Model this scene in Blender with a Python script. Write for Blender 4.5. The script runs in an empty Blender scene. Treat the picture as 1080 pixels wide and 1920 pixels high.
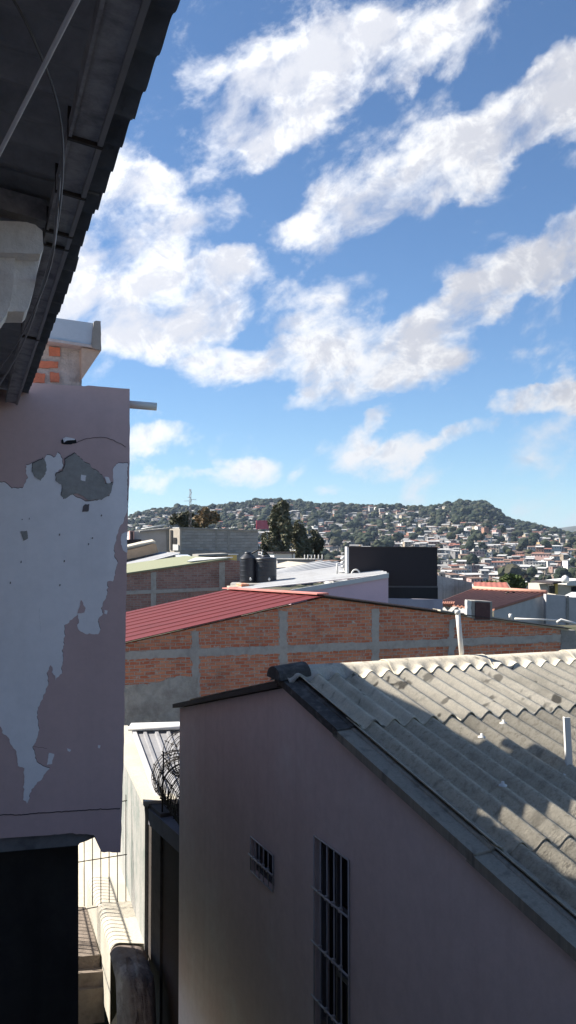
import bpy, math, random
from math import sin, cos, tan, pi, radians, sqrt, atan2
from mathutils import Vector, noise, Matrix
random.seed(11)
S = bpy.context.scene
COL = S.collection
F = 1750.0
TP = 60.0/F
PIT = math.atan(TP)
V = Vector

# ------------------------------------------------------------------ view rays
def ray(px, py):
    r = px-540.0; u = 960.0-py
    d = V((r, F*cos(PIT)-u*sin(PIT), F*sin(PIT)+u*cos(PIT)))
    return d/d.y
def at(px, py, Y): return ray(px, py)*Y
def onz(px, py, z):
    d = ray(px, py); return d*(z/d.z)
class Plane:
    """vertical plane through at(px,py,Y); ang = heading of its horizontal direction, degrees right of forward"""
    def __init__(s, px, py, Y, ang):
        s.o = at(px, py, Y); a = radians(ang)
        s.d = V((sin(a), cos(a), 0)); s.n = V((cos(a), -sin(a), 0))
        if s.n.dot(s.o) > 0: s.n = -s.n          # towards the camera
    def pt(s, px, py, off=0.0):
        d = ray(px, py); o = s.o+s.n*off
        return d*(o.dot(s.n)/d.dot(s.n))
    def sz(s, px, py):
        p = s.pt(px, py); return ((p-s.o).dot(s.d), p.z)
    def w(s, u, z, off=0.0):
        p = s.o+s.d*u+s.n*off; return V((p.x, p.y, z))

# ------------------------------------------------------------------ objects
def tag(o, label=None, cat=None, group=None, kind=None):
    if label: o['label'] = label
    if cat: o['category'] = cat
    if group: o['group'] = group
    if kind: o['kind'] = kind
    return o
def thing(name, loc, label, cat, group=None):
    o = bpy.data.objects.new(name, None); COL.objects.link(o)
    o.location = loc; o.empty_display_size = .2
    o['off'] = 0
    OFF[o.name] = V(loc)
    del o['off']
    return tag(o, label, cat, group)
OFF = {}
class MB:
    def __init__(s): s.v = []; s.f = []; s.m = []; s.sm = []; s.uvs = None
    def add(s, vs, fs, mi=0, smooth=False):
        b = len(s.v); s.v += [V(p) for p in vs]
        for f in fs: s.f.append([b+i for i in f]); s.m.append(mi); s.sm.append(smooth)
        return s
    def quad(s, a, b, c, d, mi=0): return s.add([a, b, c, d], [(0, 1, 2, 3)], mi)
    def hexa(s, lo, hi, mi=0):
        """closed prism between two rings of equal length"""
        n = len(lo); vs = list(lo)+list(hi)
        fs = [tuple(range(n-1, -1, -1)), tuple(range(n, 2*n))]
        fs += [(i, (i+1) % n, n+(i+1) % n, n+i) for i in range(n)]
        return s.add(vs, fs, mi)
    def box(s, c, sx, sy, sz, ang=0.0, mi=0):
        c = V(c); a = radians(ang); X = V((cos(a), -sin(a), 0)); Y = V((sin(a), cos(a), 0)); Z = V((0, 0, 1))
        lo = [c+X*x*sx/2+Y*y*sy/2-Z*sz/2 for x, y in ((-1, -1), (1, -1), (1, 1), (-1, 1))]
        return s.hexa(lo, [p+Z*sz for p in lo], mi)
    def tube(s, pts, r, n=8, mi=0, smooth=True, taper=None):
        pts = [V(p) for p in pts]; b = len(s.v)
        up = V((0, 0, 1))
        prev = None
        for i, p in enumerate(pts):
            t = (pts[min(i+1, len(pts)-1)]-pts[max(i-1, 0)]).normalized()
            if prev is None:
                a = t.cross(up)
                if a.length < .1: a = t.cross(V((1, 0, 0)))
            else: a = prev-t*prev.dot(t)
            a.normalize(); prev = a; c = t.cross(a)
            rr = r if taper is None else r*(1+(taper-1)*i/(len(pts)-1))
            for k in range(n):
                q = 2*pi*k/n; s.v.append(p+a*cos(q)*rr+c*sin(q)*rr)
        m = len(pts)
        for i in range(m-1):
            for k in range(n):
                s.f.append([b+i*n+k, b+i*n+(k+1) % n, b+(i+1)*n+(k+1) % n, b+(i+1)*n+k]); s.m.append(mi); s.sm.append(smooth)
        s.f.append([b+k for k in range(n-1, -1, -1)]); s.m.append(mi); s.sm.append(False)
        s.f.append([b+(m-1)*n+k for k in range(n)]); s.m.append(mi); s.sm.append(False)
        return s
    def lathe(s, c, prof, n=32, mi=0):
        c = V(c); b = len(s.v)
        for r, z in prof:
            for k in range(n):
                a = 2*pi*k/n; s.v.append(c+V((r*cos(a), r*sin(a), z)))
        for i in range(len(prof)-1):
            for k in range(n):
                s.f.append([b+i*n+k, b+i*n+(k+1) % n, b+(i+1)*n+(k+1) % n, b+(i+1)*n+k]); s.m.append(mi); s.sm.append(True)
        return s
    def build(s, name, mats, parent=None, U=None, W=None):
        if not isinstance(mats, (list, tuple)): mats = [mats]
        off = V((0, 0, 0))
        me = bpy.data.meshes.new(name)
        if parent is not None: off = OFF[parent.name]
        else:
            xs = [p.x for p in s.v]; ys = [p.y for p in s.v]; zs = [p.z for p in s.v]
            off = V(((min(xs)+max(xs))/2, (min(ys)+max(ys))/2, min(zs)))
        me.from_pydata([p-off for p in s.v], [], s.f)
        for m in mats: me.materials.append(m)
        me.polygons.foreach_set('material_index', s.m)
        me.polygons.foreach_set('use_smooth', s.sm)
        uv = me.uv_layers.new(name='UVMap')
        data = [0.0]*(2*len(me.loops))
        for i, f in enumerate(s.f):
            P = me.polygons[i]
            if U is None:
                n = P.normal
                if abs(n.z) < .7:
                    t = V((-n.y, n.x, 0)).normalized(); u_, w_ = t, V((0, 0, 1))
                else: u_, w_ = V((1, 0, 0)), V((0, 1, 0))
            else: u_, w_ = U, W
            for li, vi in zip(P.loop_indices, f):
                p = s.v[vi]; data[2*li] = p.dot(u_); data[2*li+1] = p.dot(w_)
        uv.data.foreach_set('uv', data)
        me.update()
        o = bpy.data.objects.new(name, me); COL.objects.link(o)
        if parent is None: o.location = off
        else: o.parent = parent
        OFF[o.name] = off
        return o

def prism(pl, pts, th, mb=None, off=0.0, mi=0):
    """pixel outline on a vertical plane, its real thickness going away from the viewer"""
    mb = mb or MB()
    fr = [pl.pt(x, y, off) for x, y in pts]; bk = [p-pl.n*th for p in fr]
    # orientation does not matter for cycles
    return mb.hexa(bk, fr, mi)

def jag(pts, amp, step, seed=0, closed=True):
    """ragged version of an outline"""
    out = []; n = len(pts)
    for i in range(n if closed else n-1):
        a = V((*pts[i], 0)); b = V((*pts[(i+1) % n], 0)); L = (b-a).length; k = max(1, int(L/step))
        t = (b-a)/max(L, 1e-6); nn = V((-t.y, t.x, 0))
        for j in range(k):
            p = a+(b-a)*(j/k)
            q = noise.fractal(V((p.x*.09+seed, p.y*.09, seed*1.7)), .8, 2.2, 4)+.6*noise.noise(V((p.x*.31, p.y*.31, seed)))
            p2 = p+nn*amp*q
            out.append((p2.x, p2.y))
    return out

def patch(p00, p10, p11, p01, prof, nu, nv=1, th=.006, mb=None, mi=0, smooth=False):
    """sheet between four corners: ribs run p00->p01, prof(u in metres)->height along the normal"""
    mb = mb or MB()
    U = p10-p00; W = p01-p00; N = U.cross(W).normalized()
    if N.z < 0: N = -N
    L = U.length; b = len(mb.v)
    for lay in (0, 1):
        for j in range(nv+1):
            for i in range(nu+1):
                u = i/nu; w = j/nv
                p = (p00*(1-u)+p10*u)*(1-w)+(p01*(1-u)+p11*u)*w
                mb.v.append(p+N*(prof(u*L)-lay*th))
    n1 = (nu+1)*(nv+1)
    def F_(q, s=smooth): mb.f.append(q); mb.m.append(mi); mb.sm.append(s)
    for j in range(nv):
        for i in range(nu):
            a = b+j*(nu+1)+i; q = [a, a+1, a+nu+2, a+nu+1]
            F_(q); F_([x+n1 for x in reversed(q)])
    for i in range(nu):
        for j in (0, nv):
            a = b+j*(nu+1)+i; F_([a, a+1, a+1+n1, a+n1], False)
    for j in range(nv):
        for i in (0, nu):
            a = b+j*(nu+1)+i; F_([a, a+nu+1, a+nu+1+n1, a+n1], False)
    return mb

# ------------------------------------------------------------------ materials
def newmat(name):
    m = bpy.data.materials.new(name); m.use_nodes = True
    nt = m.node_tree; nt.nodes.clear()
    out = nt.nodes.new('ShaderNodeOutputMaterial'); b = nt.nodes.new('ShaderNodeBsdfPrincipled')
    nt.links.new(b.outputs[0], out.inputs['Surface'])
    return m, nt, b
def C4(c): return (c[0], c[1], c[2], 1.0)
class NT:
    def __init__(s, nt): s.nt = nt
    def n(s, t, **kw):
        x = s.nt.nodes.new(t)
        for k, v in kw.items(): setattr(x, k, v)
        return x
    def l(s, a, b): s.nt.links.new(a, b)
    def setin(s, sock, v):
        if hasattr(v, 'is_output') or isinstance(v, bpy.types.NodeSocket): s.l(v, sock)
        else: sock.default_value = v
    def math(s, op, a, b=None, clamp=False):
        x = s.n('ShaderNodeMath', operation=op, use_clamp=clamp); s.setin(x.inputs[0], a)
        if b is not None: s.setin(x.inputs[1], b)
        return x.outputs[0]
    def noise(s, vec, scale, detail=4, rough=.55, dist=0.0, col=False):
        x = s.n('ShaderNodeTexNoise'); s.l(vec, x.inputs['Vector'])
        x.inputs['Scale'].default_value = scale; x.inputs['Detail'].default_value = detail
        x.inputs['Roughness'].default_value = rough; x.inputs['Distortion'].default_value = dist
        return x.outputs['Color' if col else 'Fac']
    def ramp(s, fac, lo, hi, a=0.0, b=1.0, smooth=True):
        x = s.n('ShaderNodeMapRange', interpolation_type='SMOOTHSTEP' if smooth else 'LINEAR')
        s.setin(x.inputs['Value'], fac)
        x.inputs['From Min'].default_value = lo; x.inputs['From Max'].default_value = hi
        x.inputs['To Min'].default_value = a; x.inputs['To Max'].default_value = b
        return x.outputs['Result']
    def mix(s, fac, a, b, mode='MIX'):
        x = s.n('ShaderNodeMix', data_type='RGBA', blend_type=mode)
        s.setin(x.inputs['Factor'], fac)
        for i, v in ((6, a), (7, b)):
            if isinstance(v, (tuple, list)): x.inputs[i].default_value = C4(v)
            else: s.l(v, x.inputs[i])
        return x.outputs[2]
    def scale(s, vec, v):
        x = s.n('ShaderNodeMapping'); s.l(vec, x.inputs['Vector']); x.inputs['Scale'].default_value = v
        return x.outputs[0]
    def bump(s, h, dist, strength=1.0):
        x = s.n('ShaderNodeBump'); s.l(h, x.inputs['Height']); x.inputs['Distance'].default_value = dist; x.inputs['Strength'].default_value = strength
        return x.outputs[0]
def surf(name, base, dirt=None, k=.5, sc=1.2, rough=.9, bump=.004, bsc=30, streak=0.0, fine=.25, uv=False, spec=.3, metal=0.0, light=None, lk=0.0, lsc=2.0):
    """general weathered surface: blotches, vertical streaks, grain and bump"""
    m, nt, b = newmat(name); g = NT(nt)
    P = g.n('ShaderNodeTexCoord').outputs['UV'] if uv else g.n('ShaderNodeNewGeometry').outputs['Position']
    dirt = dirt or tuple(x*.45 for x in base)
    n1 = g.noise(P, sc, 7, .65, .3)
    c = g.mix(g.ramp(n1, .42, .72, 0, k), base, dirt)
    if light: c = g.mix(g.ramp(g.noise(P, lsc, 6, .7), .5, .66, 0, lk), c, light)
    if streak:
        sv = g.scale(P, (6, .25, 1) if uv else (6, 6, .25))
        c = g.mix(g.ramp(g.noise(sv, 1.0, 5, .6), .45, .75, 0, streak), c, dirt)
    n2 = g.noise(P, bsc, 6, .7)
    c = g.mix(g.ramp(n2, .3, .75, 0, fine), c, tuple(x*.4 for x in base))
    g.l(c, b.inputs['Base Color'])
    b.inputs['Roughness'].default_value = rough; b.inputs['Specular IOR Level'].default_value = spec; b.inputs['Metallic'].default_value = metal
    if bump: g.l(g.bump(n2, bump), b.inputs['Normal'])
    return m
def brick(name, c1, c2, mortar, smear=.3, bw=.25, bh=.085, soot=.3):
    m, nt, b = newmat(name); g = NT(nt)
    uv = g.n('ShaderNodeTexCoord').outputs['UV']
    wob = g.noise(uv, 2.2, 4, .6, col=True)
    x = g.n('ShaderNodeVectorMath', operation='MULTIPLY_ADD'); g.l(wob, x.inputs[0]); x.inputs[1].default_value = (.05, .05, 0); g.l(uv, x.inputs[2])
    t = g.n('ShaderNodeTexBrick'); g.l(x.outputs[0], t.inputs['Vector'])
    t.inputs['Color1'].default_value = (0, 0, 0, 1); t.inputs['Color2'].default_value = (1, 1, 1, 1); t.inputs['Mortar'].default_value = (.5, .5, .5, 1)
    t.inputs['Scale'].default_value = 1; t.inputs['Mortar Size'].default_value = .010; t.inputs['Mortar Smooth'].default_value = .35
    t.inputs['Brick Width'].default_value = bw; t.inputs['Row Height'].default_value = bh; t.inputs['Bias'].default_value = -.1
    n1 = g.noise(uv, 5, 5, .7); n2 = g.noise(uv, 40, 4, .7); n3 = g.noise(uv, .9, 5, .6)
    f = g.math('ADD', g.math('MULTIPLY', t.outputs['Color'], .6), g.math('MULTIPLY', n1, .6))
    c = g.mix(g.ramp(f, .2, .95), c1, c2)
    c = g.mix(g.ramp(n2, .35, .8, 0, .5), c, tuple(v*.45 for v in c1))
    mf = g.math('MAXIMUM', t.outputs['Fac'], g.math('MULTIPLY', g.ramp(g.noise(uv, 7, 6, .75), .53, .66), smear*1.6), clamp=True)
    c = g.mix(mf, c, mortar)
    c = g.mix(g.ramp(n3, .5, .75, 0, soot), c, (.05, .045, .04))
    g.l(c, b.inputs['Base Color']); b.inputs['Roughness'].default_value = .93; b.inputs['Specular IOR Level'].default_value = .2
    h = g.math('SUBTRACT', g.math('MULTIPLY', n2, .35), g.math('MULTIPLY', t.outputs['Fac'], 1.0))
    g.l(g.bump(h, .02), b.inputs['Normal'])
    return m
def plain(name, c, rough=.5, metal=0.0, spec=.5):
    m, nt, b = newmat(name); g = NT(nt)
    P = g.n('ShaderNodeNewGeometry').outputs['Position']
    n = g.noise(P, 9, 5, .6)
    g.l(g.mix(g.ramp(n, .4, .75, 0, .3), c, tuple(x*.55 for x in c)), b.inputs['Base Color'])
    b.inputs['Roughness'].default_value = rough; b.inputs['Metallic'].default_value = metal; b.inputs['Specular IOR Level'].default_value = spec
    return m

M = {}
M['mauve'] = surf('mauve_paint', (.60, .42, .40), (.46, .33, .315), .35, .7, .85, .002, 14, streak=.2, fine=.12)
M['bare'] = surf('bare_white_plaster', (.90, .84, .84), (.74, .69, .69), .35, 1.6, .9, .002, 12, streak=.28, fine=.1)
M['render'] = surf('grey_render', (.38, .355, .33), (.22, .215, .195), .6, 4, .95, .006, 22, fine=.3)
M['shade_dark_wall'] = surf('shade_black_stained_plaster', (.05, .044, .038), (.016, .015, .014), .7, 1.5, .95, .004, 12, streak=.5)  # stained plaster, painted near black to stand in for the recess shade
M['house_wall'] = surf('pink_grey_paint', (.72, .60, .575), (.58, .46, .44), .5, .35, .85, .003, 9, streak=.3, fine=.16, light=(.74, .69, .67), lk=.7, lsc=.3)
M['dark_trim'] = surf('dark_trim', (.05, .04, .04), None, .5, 4, .7)
M['concrete'] = surf('concrete', (.30, .29, .27), (.14, .13, .12), .6, 2.5, .95, .006, 25)
M['lintel'] = surf('lintel_concrete', (.44, .41, .37), (.24, .21, .185), .5, 3, .95, .006, 12)
M['pale_conc'] = surf('pale_limewash', (.46, .425, .35), (.27, .245, .21), .4, 1.5, .95, .006, 25)
M['white_wall'] = surf('weathered_white_wall', (.33, .32, .30), (.12, .165, .15), .75, 1.5, .95, .006, 20, streak=.75, fine=.3)
M['brick_near'] = brick('orange_brick', (.56, .165, .085), (.74, .31, .17), (.54, .46, .38), .75, .27, .092, soot=.35)
M['brick_far'] = brick('dull_brick', (.33, .18, .15), (.45, .27, .22), (.38, .34, .31), .5, .27, .092)
M['block'] = brick('grey_block', (.29, .28, .265), (.38, .37, .355), (.33, .32, .30), .2, .4, .2, .25)
M['soffit'] = surf('beige_soffit', (.50, .40, .32), None, .3, 2)
M['zinc'] = surf('pale_zinc', (.42, .50, .58), (.34, .42, .50), .3, 2, .55, .001, 40, fine=.1, metal=.0)
M['white_paint'] = surf('white_paint', (.60, .60, .58), (.45, .43, .40), .35, 3, .6, .002, 30, fine=.1)
M['grey_paint'] = surf('grey_paint', (.46, .45, .45), (.30, .29, .29), .4, 2)
M['cream'] = surf('cream_plaster', (.48, .43, .36), (.28, .24, .20), .4, 3)
M['yellow'] = surf('ochre_paint', (.62, .45, .15), None, .3, 3)
M['pinkwall'] = surf('pink_plaster', (.72, .52, .57), (.58, .43, .48), .4, .8, .8, .002, 12, fine=.08)
M['panel'] = surf('dark_panel', (.028, .022, .026), (.018, .016, .02), .5, .6, .6, .0015, 6)
M['panel_low'] = surf('dark_panel_lower', (.018, .018, .022), None, .4, .6, .6)
M['rust_red'] = surf('red_roof_paint', (.115, .016, .017), (.07, .012, .014), .4, 1.2, .6, .001, 20, fine=.15)
M['tile'] = surf('orange_tile', (.36, .165, .115), (.25, .11, .08), .5, 2, .85, .01, 12, fine=.35)
M['olive'] = surf('olive_roof_paint', (.23, .24, .15), (.17, .18, .115), .4, 1.5, .7, .001)
M['sheet'] = surf('galvanised_roof', (.40, .405, .41), (.25, .24, .235), .5, 1.5, .5, .001, 20, fine=.12)
M['sheet_tan'] = surf('tan_roof', (.40, .29, .20), (.25, .18, .13), .4, 2)
M['soff_dark'] = surf('sooty_sheet', (.26, .265, .28), (.10, .105, .12), .7, 3.0, .8, .004, 20, fine=.3)
M['steel'] = surf('grimy_steel', (.32, .32, .34), (.07, .07, .08), .8, 9, .6, .003, 45, fine=.4)
M['cornice'] = surf('old_white_plaster', (.86, .81, .77), (.52, .49, .46), .5, 5, .9, .008, 18, fine=.25)
M['black'] = plain('black_rubber', (.012, .012, .013), .5)
M['iron'] = plain('dark_iron', (.03, .025, .022), .6, .3)
M['grille'] = plain('grey_steel_bars', (.42, .41, .42), .5, .2)
M['cablew'] = plain('pale_cable', (.55, .55, .56), .5)
M['pvc'] = plain('white_pvc', (.66, .64, .60), .4)
M['mast'] = plain('mast_steel', (.13, .13, .14), .6, .3)
M['tank'] = plain('black_polyethylene', (.016, .018, .024), .42)
M['glass'] = plain('dark_glass', (.012, .014, .018), .15)
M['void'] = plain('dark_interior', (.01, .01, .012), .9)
M['bark'] = surf('bark', (.12, .09, .07), None, .5, 3)
def asbestos(name, hue, tint, grit=.4, spots=0.0):
    m, nt, b = newmat(name); g = NT(nt)
    uv = g.n('ShaderNodeTexCoord').outputs['UV']
    base = (.345*hue, .315*hue, .255*hue)
    c = g.mix(g.ramp(g.noise(g.scale(uv, (1, .35, 1)), 3.2, 7, .7), .46, .72), base, tuple(x*.62 for x in base))
    c = g.mix(g.ramp(g.noise(g.scale(uv, (4.5, .22, 1)), 2, 6, .7), .54, .74, 0, .5), c, (.085, .08, .07))
    c = g.mix(g.ramp(g.noise(uv, 6.5, 3, .5), .60, .70, 0, tint), c, (.06, .058, .052))
    c = g.mix(g.ramp(g.noise(uv, 2.0, 6, .65), .56, .63, 0, .25), c, (.36, .33, .26))
    n2 = g.noise(uv, 60, 5, .75)
    n3 = g.noise(g.scale(uv, (1, .6, 1)), 26, 5, .8)
    c = g.mix(g.ramp(n3, .45, .7, 0, grit), c, tuple(x*.38 for x in base))
    if spots: c = g.mix(g.ramp(g.noise(g.scale(uv, (1, .7, 1)), 7.5, 2, .5, .3), .60, .68, 0, spots), c, (.05, .048, .045))
    c = g.mix(g.ramp(n2, .3, .75, 0, .4), c, tuple(x*.45 for x in base))
    g.l(c, b.inputs['Base Color']); b.inputs['Roughness'].default_value = .95; b.inputs['Specular IOR Level'].default_value = .15
    g.l(g.bump(n2, .004), b.inputs['Normal'])
    return m
ASB = [asbestos('fibre_cement_a', 1.4, .5, .75), asbestos('fibre_cement_b', 1.25, .5, .8), asbestos('fibre_cement_c', 1.5, .5, .7)]
ASBT = [asbestos('fibre_cement_top', 2.0, .3, .3, .9), asbestos('fibre_cement_top_pale', 2.3, .2, .2, .7)]
RIDGE = asbestos('fibre_cement_ridge', 1.7, .6, .35, .4)
M['lichen'] = surf('black_lichen', (.07, .065, .06), (.22, .21, .19), .6, 9, .95, .006, 30)

# ------------------------------------------------------------------ render, camera, sun
S.render.engine = 'CYCLES'
S.view_settings.view_transform = 'Standard'; S.view_settings.look = 'None'; S.view_settings.gamma = 1
S.view_settings.exposure = 1.4
cam = bpy.data.cameras.new('camera'); co = bpy.data.objects.new('camera', cam); COL.objects.link(co)
cam.sensor_fit = 'VERTICAL'; cam.sensor_height = 36; cam.lens = F/1920*36
cam.clip_start = .05; cam.clip_end = 20000
co.location = (0, 0, 0); co.rotation_euler = (pi/2+PIT, 0, 0); S.camera = co
SUN = V((-1, .225, .91)).normalized()
sl = bpy.data.lights.new('sun', 'SUN'); sl.energy = 5.0; sl.angle = radians(.53); sl.color = (1, .93, .83)
so = bpy.data.objects.new('sun', sl); COL.objects.link(so); so.rotation_euler = SUN.to_track_quat('Z', 'Y').to_euler()
so.location = (-20, 5, 30)

# ------------------------------------------------------------------ sky with clouds
w = bpy.data.worlds.new('World'); S.world = w; w.use_nodes = True
nt = w.node_tree; nt.nodes.clear(); g = NT(nt)
out = g.n('ShaderNodeOutputWorld'); bg = g.n('ShaderNodeBackground'); g.l(bg.outputs[0], out.inputs['Surface'])
sky = g.n('ShaderNodeTexSky', sky_type='NISHITA'); sky.sun_disc = False
sky.sun_elevation = math.asin(SUN.z); sky.sun_rotation = atan2(SUN.x, SUN.y)
sky.air_density = 1.0; sky.dust_density = .12; sky.ozone_density = 2.2; sky.altitude = 1000
D = g.n('ShaderNodeTexCoord').outputs['Generated']
sep = g.n('ShaderNodeSeparateXYZ'); g.l(D, sep.inputs[0])
az = g.math('ARCTAN2', sep.outputs[0], sep.outputs[1]); el = g.math('ARCSINE', sep.outputs[2])
cmb = g.n('ShaderNodeCombineXYZ'); g.l(az, cmb.inputs[0]); g.l(el, cmb.inputs[1])
P = cmb.outputs[0]
wr = g.noise(g.scale(P, (1, 1.25, 1)), 6.5, 9, .60, col=True)
wv = g.n('ShaderNodeVectorMath', operation='MULTIPLY_ADD'); g.l(wr, wv.inputs[0]); wv.inputs[1].default_value = (.13, .10, 0)
sb = g.n('ShaderNodeVectorMath', operation='SUBTRACT'); g.l(P, sb.inputs[0]); sb.inputs[1].default_value = (.065, .05, 0)
g.l(sb.outputs[0], wv.inputs[2]); PW = wv.outputs[0]
def azel(px, py):
    d = ray(px, py); return atan2(d.x, d.y), atan2(d.z, sqrt(d.x**2+d.y**2))
CL = [ # px, py, rx, ry, tilt (deg, anticlockwise up to the right), weight
 (375, 30, 75, 60, 40, .8), (440, 190, 120, 100, 20, 1.1), (560, 170, 150, 90, 30, 1.1), (690, 110, 170, 80, 20, 1.1), (830, 60, 170, 65, 25, .9), (640, 60, 120, 60, 20, .8), (560, 240, 120, 50, 10, .6),
 (1050, 190, 130, 75, 35, 1.1), (930, 250, 150, 75, 25, 1.1), (790, 330, 170, 70, 30, 1.1), (640, 390, 130, 70, 30, 1.0), (560, 430, 100, 36, 30, .7), (1060, 130, 60, 50, 45, .6), 
 (240, 390, 140, 110, -10, 1.3), (390, 400, 90, 60, 10, .8), (270, 540, 270, 90, 0, 1.5), (400, 520, 80, 40, 20, .8), (260, 630, 180, 60, -5, 1.2), (90, 480, 150, 180, 0, 1.5), (400, 600, 90, 40, 0, .6),
 (470, 680, 160, 42, 8, 1.1), (620, 630, 150, 50, 5, .9), (690, 690, 140, 45, 10, 1.1), (620, 750, 120, 38, 10, 1.1), (820, 690, 90, 30, 20, .8),
 (1070, 450, 110, 70, 30, 1.1), (960, 500, 150, 60, 25, 1.1), (860, 580, 150, 60, 25, 1.1), (760, 610, 80, 34, 15, .6), (650, 515, 90, 30, 30, .35),
 (1010, 745, 120, 32, 12, 1.2), (1050, 715, 60, 30, 40, .8), (680, 825, 80, 30, 35, .9), (740, 850, 110, 30, 15, 1.1), (860, 825, 90, 18, 20, .8), (720, 790, 40, 20, 50, .6), (610, 845, 30, 14, 30, .6),
 (305, 830, 85, 32, 5, 1.1), (310, 895, 90, 20, 0, .9), (450, 885, 90, 28, 15, 1.0), (625, 915, 55, 13, 5, .8), (545, 892, 40, 10, 20, .5), (1000, 650, 60, 14, 10, .35), (900, 400, 50, 15, 30, .3), (280, 300, 30, 18, 10, .5), (600, 560, 60, 20, 0, .35),
]
acc = None
for px, py, rx, ry, ti, wt in CL:
    a0, e0 = azel(px, py)
    mp = g.n('ShaderNodeMapping', vector_type='TEXTURE'); g.l(PW, mp.inputs['Vector'])
    mp.inputs['Location'].default_value = (a0, e0, 0); mp.inputs['Rotation'].default_value = (0, 0, radians(ti))
    mp.inputs['Scale'].default_value = (rx/F*1.06, ry/F*1.08, 1)
    ln = g.n('ShaderNodeVectorMath', operation='DOT_PRODUCT'); g.l(mp.outputs[0], ln.inputs[0]); g.l(mp.outputs[0], ln.inputs[1])
    v = g.math('MULTIPLY', g.math('SUBTRACT', 1.0, ln.outputs['Value'], clamp=True), wt)
    acc = v if acc is None else g.math('ADD', acc, v)
# clouds outside the view: broken cumulus from plain noise
outside = g.ramp(g.noise(D, 3.0, 5, .6), .55, .75, 0, .8)
front = g.math('GREATER_THAN', sep.outputs[1], .45)
acc = g.math('ADD', acc, g.math('MULTIPLY', outside, g.math('SUBTRACT', 1.0, front)))
rot = g.n('ShaderNodeMapping', vector_type='TEXTURE'); g.l(P, rot.inputs['Vector']); rot.inputs['Rotation'].default_value = (0, 0, radians(28)); rot.inputs['Scale'].default_value = (1.5, 1, 1)
nv = g.noise(rot.outputs[0], 15, 10, .60, .25)
nw = g.noise(rot.outputs[0], 70, 6, .7, .2)
dens = g.math('ADD', g.math('MINIMUM', acc, 1.05), g.math('MULTIPLY', g.math('SUBTRACT', nv, .5), 4.1))
dens = g.math('ADD', dens, g.math('MULTIPLY', g.math('SUBTRACT', nw, .5), .42))
mask = g.math('POWER', g.ramp(dens, .12, 1.32, smooth=True), .9)
# self-shading: compare the cloud field with itself a little way towards the sun
of = g.n('ShaderNodeVectorMath', operation='ADD'); g.l(g.scale(P, (1, 1.15, 1)), of.inputs[0]); of.inputs[1].default_value = (-.012, .014, 0)
nv2 = g.noise(of.outputs[0], 22, 6, .66, .5); nv0 = g.noise(g.scale(P, (1, 1.15, 1)), 22, 6, .66, .5)
rel = g.math('SUBTRACT', nv0, nv2)
big = g.noise(g.scale(P, (1, 1.8, 1)), 9, 4, .55)
shade = g.math('ADD', g.math('MULTIPLY', rel, 1.9), g.math('MULTIPLY', g.math('SUBTRACT', .5, big), 1.3))
shade = g.math('SUBTRACT', shade, g.math('MULTIPLY', g.math('SUBTRACT', g.math('MINIMUM', acc, 1.6), .8), .28))
sunprox = g.n('ShaderNodeVectorMath', operation='DOT_PRODUCT'); g.l(D, sunprox.inputs[0]); sunprox.inputs[1].default_value = SUN
sp = g.ramp(sunprox.outputs['Value'], -.2, .75)
low = g.ramp(el, .05, .22, .55, 0)
lit = g.math('ADD', g.math('ADD', g.ramp(shade, -.35, .3), low), g.math('MULTIPLY', sp, .4), clamp=True)
ccol = g.mix(lit, (4.1, 4.25, 4.8), (6.6, 6.65, 6.8))
cb = g.n('ShaderNodeVectorMath', operation='SCALE'); g.l(ccol, cb.inputs[0]); g.l(g.math('ADD', .78, g.math('MULTIPLY', sp, .6)), cb.inputs['Scale'])
skc = g.mix(1.0, sky.outputs[0], (.74, .90, 1.04), 'MULTIPLY')
col = g.mix(mask, skc, cb.outputs[0])
g.l(col, bg.inputs['Color']); bg.inputs['Strength'].default_value = .054
try: w.cycles.sampling_method = 'MANUAL'; w.cycles.sample_map_resolution = 512
except Exception: pass

# ------------------------------------------------------------------ ground and hills
SKY = [(-400, 985), (100, 985), (240, 972), (270, 963), (300, 955), (350, 952), (400, 950), (440, 947), (470, 942), (490, 938), (520, 940), (560, 943), (620, 946), (700, 950), (760, 952), (800, 953), (830, 949), (850, 943), (870, 940), (900, 942), (918, 947), (930, 958), (945, 970), (960, 978), (1000, 985), (1030, 992), (1060, 999), (1100, 1003), (1300, 1008), (1700, 1010)]
FAR = [(-400, 1012), (980, 1012), (1010, 1004), (1030, 996), (1050, 990), (1080, 986), (1120, 984), (1200, 990), (1400, 1000)]
def lut(t, x):
    if x <= t[0][0]: return t[0][1]
    for (a, b), (c, d) in zip(t, t[1:]):
        if x <= c: return b+(d-b)*(x-a)/(c-a)
    return t[-1][1]
def sm(a, b, x):
    t = min(1, max(0, (x-a)/(b-a))); return t*t*(3-2*t)
def terr(x, y):
    if y < 30: return GZ
    px = 540+F*max(-2, min(2, x/y))
    zr = (1020-(lut(SKY, px)+7))/F*2200
    n = noise.fractal(V((x*.0035, y*.0022, 3.1)), 1, 2, 5)*16 + noise.fractal(V((x*.012, y*.008, 1.1)), 1, 2, 3)*4
    if y < 500: z = GZ+(-42-GZ)*sm(40, 500, y)
    elif y < 800: z = -42+8*sm(500, 800, y)
    elif y < 2200:
        t = (y-800)/1400; z = -34+(zr+34)*(.55*t+.45*t*t*(3-2*t))
    elif y < 3500: z = zr-(zr+60)*sm(2200, 3500, y)
    else:
        zf = (1020-lut(FAR, px))/F*7000
        z = -60+(zf+60)*sm(4500, 7000, y)
        n *= .4*(1-sm(6500, 7000, y))+.05
    e = sm(500, 900, y)*(1-.85*sm(1900, 2200, y)*(1-sm(2200, 2400, y)))
    return z+n*e
GZ = -7.2
rs = [0.5]
while rs[-1] < 9500: rs.append(rs[-1]*1.045+.5)
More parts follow.
